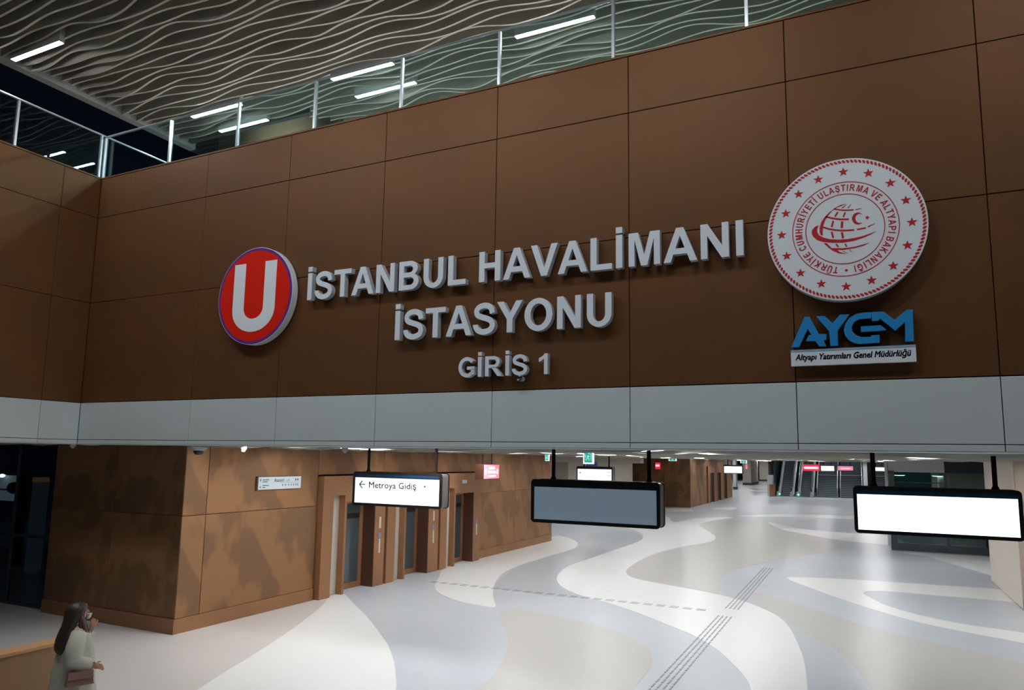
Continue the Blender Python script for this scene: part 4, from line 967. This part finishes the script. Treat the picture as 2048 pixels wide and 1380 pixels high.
# parapet at lower left
pp = thing('stair_parapet', (-10.1, 4.5, 0), 'low copper parapet with a lighter cap at the lower left, beside the woman', 'parapet')
part('side_panel', B((-10.24, -1.0, 0), (-10.03, 7.0, 1.06)), 'upstand', pp)
part('cap', B((-10.27, -1.0, 1.06), (-10.0, 7.03, 1.10)), 'cap', pp)

# ================================================================ WOMAN
def skin_mesh(verts, edges, radii, lvl=2, root=0):
    me = bpy.data.meshes.new('sk'); me.from_pydata([tuple(v) for v in verts], edges, [])
    o = bpy.data.objects.new('sk', me); COL.objects.link(o)
    m = o.modifiers.new('s', 'SKIN'); m.use_smooth_shade = True
    for i, v in enumerate(me.skin_vertices[0].data):
        rr = radii[i]; v.radius = rr if isinstance(rr, tuple) else (rr, rr)
        v.use_root = (i == root)
    s = o.modifiers.new('u', 'SUBSURF'); s.levels = lvl; s.render_levels = lvl
    dg = bpy.context.evaluated_depsgraph_get()
    out = bpy.data.meshes.new_from_object(o.evaluated_get(dg))
    bpy.data.objects.remove(o); bpy.data.meshes.remove(me)
    return out
wpos = onZ(160, 1197, 1.81); wpos.z = 0
FWD = math.atan2(0.93, 0.40)          # she walks into the concourse
wo = bpy.data.objects.new('person', None); COL.objects.link(wo); wo.location = wpos; wo.rotation_euler = (0, 0, FWD)
tag(wo, 'person with long dark hair in a loose cream coat, one hand raised to the face', 'person')
# local frame: +x forward, +y her left, z up
def add_local(name, me, m, smooth=True, parent=wo):
    me.materials.clear(); me.materials.append(MT[m])
    if smooth: me.polygons.foreach_set('use_smooth', [True]*len(me.polygons))
    o = bpy.data.objects.new(name, me); COL.objects.link(o); o.parent = parent; return o
V = []; E_ = []; RR = []
def vv(p, r, con=None):
    V.append(p); RR.append(r)
    if con is not None: E_.append((con, len(V)-1))
    return len(V)-1
pel = vv((0, 0, 0.98), (0.15, 0.12))
wa = vv((0, 0, 1.12), (0.125, 0.10), pel); ch_ = vv((0, 0, 1.32), (0.15, 0.115), wa); nk0 = vv((0, 0, 1.47), (0.07, 0.07), ch_)
nk = vv((0.01, 0, 1.53), 0.052, nk0); hd0 = vv((0.025, 0, 1.585), (0.07, 0.08), nk); hd1 = vv((0.02, 0, 1.655), (0.085, 0.10), hd0); hd2 = vv((0.01, 0, 1.71), (0.065, 0.08), hd1)
for s in (1, -1):
    hip = vv((0, 0.09*s, 0.93), 0.095, pel); kn = vv((0.03*s, 0.09*s, 0.50), 0.06, hip); an = vv((0.06*s-0.02, 0.09*s, 0.10), 0.038, kn)
    toe = vv((0.06*s+0.14, 0.095*s, 0.035), 0.034, an)
    sh = vv((-0.01, 0.17*s, 1.40), 0.062, ch_)
    if s == -1:   # near arm: elbow back, forearm forward, hand on the bag
        el = vv((-0.07, -0.28, 1.13), 0.045, sh); wr_ = vv((0.14, -0.29, 1.03), 0.030, el); hn = vv((0.20, -0.285, 1.01), (0.046, 0.026), wr_); hx = vv((0.225, -0.285, 1.0), (0.042, 0.022), hn)
    else:         # far arm raised, hand at the chin
        el = vv((0.06, 0.25, 1.17), 0.045, sh); wr_ = vv((0.19, 0.12, 1.38), 0.030, el); hn = vv((0.19, 0.075, 1.44), (0.046, 0.026), wr_); hx = vv((0.188, 0.065, 1.47), (0.042, 0.022), hn)
body = add_local('body', skin_mesh(V, E_, RR), 'skin')
FX = max([v.co.x for v in body.data.vertices if abs(v.co.y) < 0.03 and 1.6 < v.co.z < 1.7] or [0.1])
DX = FX-0.100
# fingers of the raised hand, nose, ears as a chain set joined to the body mesh
def fingers(base, dirv, side, n0):
    bm = bmesh.new(); bm.from_mesh(body.data)
    for k in range(4):
        p0 = Vector(base)+Vector(side)*(k-1.5)*0.017; L = (0.068, 0.078, 0.072, 0.056)[k]
        d = Vector(dirv).normalized(); p0 = p0-d*0.035; p1 = p0+d*(L*0.5+0.035); p2 = p1+(d+Vector(n0)*0.7).normalized()*L*0.5
        me = skin_mesh([p0, p1, p2], [(0, 1), (1, 2)], [0.012, 0.0105, 0.009], 1); bm.from_mesh(me)
    pt = Vector(base)-Vector(dirv).normalized()*0.03+Vector(side)*0.03
    me = skin_mesh([pt, pt+Vector(side)*0.025+Vector(dirv).normalized()*0.025, pt+Vector(side)*0.03+Vector(dirv).normalized()*0.055], [(0, 1), (1, 2)], [0.011, 0.010, 0.008], 1); bm.from_mesh(me)
    bm.to_mesh(body.data); bm.free()
    body.data.polygons.foreach_set('use_smooth', [True]*len(body.data.polygons))
fingers((0.195, 0.06, 1.47), (-0.15, -0.25, 1.0), (0.8, 0.3, 0.2), (-0.5, -0.5, 0))
fingers((0.225, -0.285, 1.0), (0.9, 0, -0.35), (0, 0.2, 0.95), (-0.3, 0.5, -0.6))
nose = MB().tube([(0.098+DX, 0, 1.665), (0.118+DX, 0, 1.635), (0.098+DX, 0, 1.622)], [0.008, 0.015, 0.012], 8); me = nose.mesh('n', 'skin', True)
bm = bmesh.new(); bm.from_mesh(body.data); bm.from_mesh(me)
for s in (1, -1):
    ear = MB().lathe([(0.004, -0.03), (0.014, -0.015), (0.016, 0.01), (0.006, 0.03)], (0.01, 0.088*s, 1.64), 10).mesh('e', 'skin', True); bm.from_mesh(ear)
bm.to_mesh(body.data); bm.free(); body.data.polygons.foreach_set('use_smooth', [True]*len(body.data.polygons))
def ellloft(rings, seg=28, fold=0.0, nf=9, ph=0.0):
    mb = MB()
    for j, (cx, cyy, cz, rx, ry) in enumerate(rings):
        for k in range(seg):
            a = 2*math.pi*k/seg; f = 1+fold*(j/len(rings))*math.sin(nf*a+ph+j*0.25)
            mb.v.append((cx+rx*f*math.cos(a), cyy+ry*f*math.sin(a), cz))
    n = len(rings)
    for j in range(n-1):
        for k in range(seg):
            k2 = (k+1) % seg; mb.f.append([j*seg+k, (j+1)*seg+k, (j+1)*seg+k2, j*seg+k2]); mb.mi.append(0)
    return mb
co = ellloft([(0.0, 0, 1.50, 0.075, 0.085), (-0.01, 0, 1.475, 0.105, 0.13), (-0.01, 0, 1.43, 0.135, 0.205), (-0.005, 0, 1.35, 0.165, 0.235), (0, 0, 1.22, 0.195, 0.25), (0, 0, 1.08, 0.215, 0.27), (0, 0, 0.95, 0.24, 0.29), (0, 0, 0.80, 0.24, 0.30), (0, 0, 0.62, 0.27, 0.33), (0, 0, 0.45, 0.30, 0.36), (0, 0, 0.32, 0.31, 0.37), (0, 0, 0.33, 0.29, 0.35)], 40, 0.10, 8)
coat = add_local('coat', co.mesh('coat', 'coat', True), 'coat')
sl_ = [(-0.01, 0.19, 1.42), (0.01, 0.26, 1.30), (0.05, 0.265, 1.17), (0.12, 0.20, 1.25), (0.175, 0.135, 1.35)]
add_local('sleeve', MB().tube(sl_, [0.085, 0.092, 0.098, 0.088, 0.070], 14).mesh('sleeve', 'coat', True), 'coat')
sr_ = [(-0.01, -0.20, 1.42), (-0.06, -0.28, 1.28), (-0.08, -0.31, 1.12), (0.02, -0.31, 1.05), (0.12, -0.30, 1.035)]
add_local('sleeve', MB().tube(sr_, [0.090, 0.105, 0.115, 0.105, 0.085], 14).mesh('sleeve', 'coat', True), 'coat')
add_local('collar', MB().tube([(0.07, 0.06, 1.50), (-0.02, 0.095, 1.52), (-0.075, 0, 1.53), (-0.02, -0.095, 1.52), (0.07, -0.06, 1.50)], [0.02, 0.028, 0.03, 0.028, 0.02], 10).mesh('collar', 'coat', True), 'coat')
# hair: cap plus a long mass down the back and locks over the shoulder
hb = MB()
prof = [(0.01, 0, 1.762, 0.02, 0.02), (0.0, 0, 1.752, 0.065, 0.062), (-0.005, 0, 1.725, 0.098, 0.088), (-0.015, 0, 1.68, 0.108, 0.104), (-0.03, 0, 1.62, 0.098, 0.11), (-0.05, 0, 1.55, 0.085, 0.115), (-0.075, 0, 1.48, 0.075, 0.125), (-0.10, 0.0, 1.40, 0.075, 0.145), (-0.125, 0.0, 1.32, 0.07, 0.155), (-0.145, 0.0, 1.24, 0.06, 0.15), (-0.15, 0.0, 1.18, 0.045, 0.125), (-0.15, 0, 1.15, 0.02, 0.08)]
prof = [(x*1.05-0.012, y_, z_, a_*1.16, b_*1.16) for x, y_, z_, a_, b_ in prof]
hb = ellloft(prof, 32, 0.09, 11)
hb.f.append(list(range(32))); hb.mi.append(0)
hair = add_local('hair', hb.mesh('hair', 'hair', True), 'hair')
lk = MB()
for k, (a, z1, xo) in enumerate(((-0.11, 1.22, 0.02), (-0.125, 1.27, 0.06), (0.11, 1.25, 0.03), (-0.10, 1.33, 0.09))):
    lk.tube([(0.0+xo*0.3, a*0.8, 1.62), (xo*0.6, a, 1.52), (xo, a*1.2, 1.42), (xo+0.01, a*1.25, 1.33), (xo, a*1.15, z1)], [0.022, 0.026, 0.030, 0.024, 0.008], 8)
lk2 = add_local('hair_lock', lk.mesh('hair_lock', 'hair_hi', True), 'hair_hi', parent=hair)
for s in (1, -1):
    sh_ = MB().tube([(0.06*s-0.07, 0.09*s, 0.05), (0.06*s+0.02, 0.092*s, 0.05), (0.06*s+0.12, 0.095*s, 0.04), (0.06*s+0.19, 0.095*s, 0.03)], [0.035, 0.045, 0.040, 0.022], 10)
    add_local('shoe', sh_.mesh('shoe', 'shoe', True), 'shoe')
fc = MB()
fc.box((0.085+DX, 0.022, 1.668), (0.096+DX, 0.044, 1.678)); fc.box((0.085+DX, -0.044, 1.668), (0.096+DX, -0.022, 1.678))
add_local('eyes', fc.mesh('eyes', 'black'), 'black', False)
fc = MB().box((0.088+DX, -0.020, 1.596), (0.099+DX, 0.020, 1.604)); add_local('mouth', fc.mesh('mouth', 'copper_dark'), 'copper_dark', False)
# things she carries (top level)
def place_local(name, mb, m, lab, cat, smooth=False):
    me = mb.mesh(name, m, smooth); o = bpy.data.objects.new(name, me); COL.objects.link(o)
    o.location = wpos; o.rotation_euler = (0, 0, FWD); return tag(o, lab, cat)
bag = bpy.data.objects.new('handbag', None); COL.objects.link(bag); bag.location = wpos; bag.rotation_euler = (0, 0, FWD)
tag(bag, 'small dusky pink leather handbag hanging at the hip of the person in the cream coat', 'bag')
def bagpart(name, mb, m):
    o = bpy.data.objects.new(name, mb.mesh(name, m)); COL.objects.link(o); o.parent = bag
bagpart('body', MB().add([(-0.15, -0.33, 0.84), (0.15, -0.33, 0.84), (0.15, -0.44, 0.84), (-0.15, -0.44, 0.84), (-0.13, -0.35, 1.0), (0.13, -0.35, 1.0), (0.13, -0.42, 1.0), (-0.13, -0.42, 1.0)], [(0,1,2,3), (4,7,6,5), (0,4,5,1), (1,5,6,2), (2,6,7,3), (3,7,4,0)]), 'bag')
bagpart('flap', MB().add([(-0.135, -0.42, 1.005), (0.135, -0.42, 1.005), (0.14, -0.434, 0.92), (-0.14, -0.434, 0.92), (-0.135, -0.436, 1.008), (0.135, -0.436, 1.008), (0.14, -0.452, 0.92), (-0.14, -0.452, 0.92)], [(0,1,2,3), (4,7,6,5), (0,4,5,1), (1,5,6,2), (2,6,7,3), (3,7,4,0)]), 'bag')
bagpart('strap', MB().tube([(0.0, -0.39, 1.0), (0.03, -0.37, 1.04), (0.10, -0.34, 1.065), (0.17, -0.31, 1.06), (0.17, -0.36, 1.03), (0.11, -0.39, 1.0)], 0.008, 8), 'bag')
tis = MB().add([(0.125, -0.03, 1.60), (0.15, -0.045, 1.595), (0.175, -0.02, 1.615), (0.185, -0.035, 1.665), (0.150, -0.05, 1.675), (0.128, -0.02, 1.65), (0.14, 0.03, 1.60), (0.178, 0.02, 1.63), (0.145, 0.03, 1.66)], [(0,1,2), (0,2,7,6), (1,4,3,2), (2,3,7), (0,5,4,1), (5,8,3,4), (3,8,7), (0,6,8,5), (6,7,8)])
tis.v = [(x-0.028, y_+0.035, z_-0.055) for x, y_, z_ in tis.v]
place_local('tissue', tis, 'phone', 'small white tissue held at the face of the person in the cream coat', 'tissue')
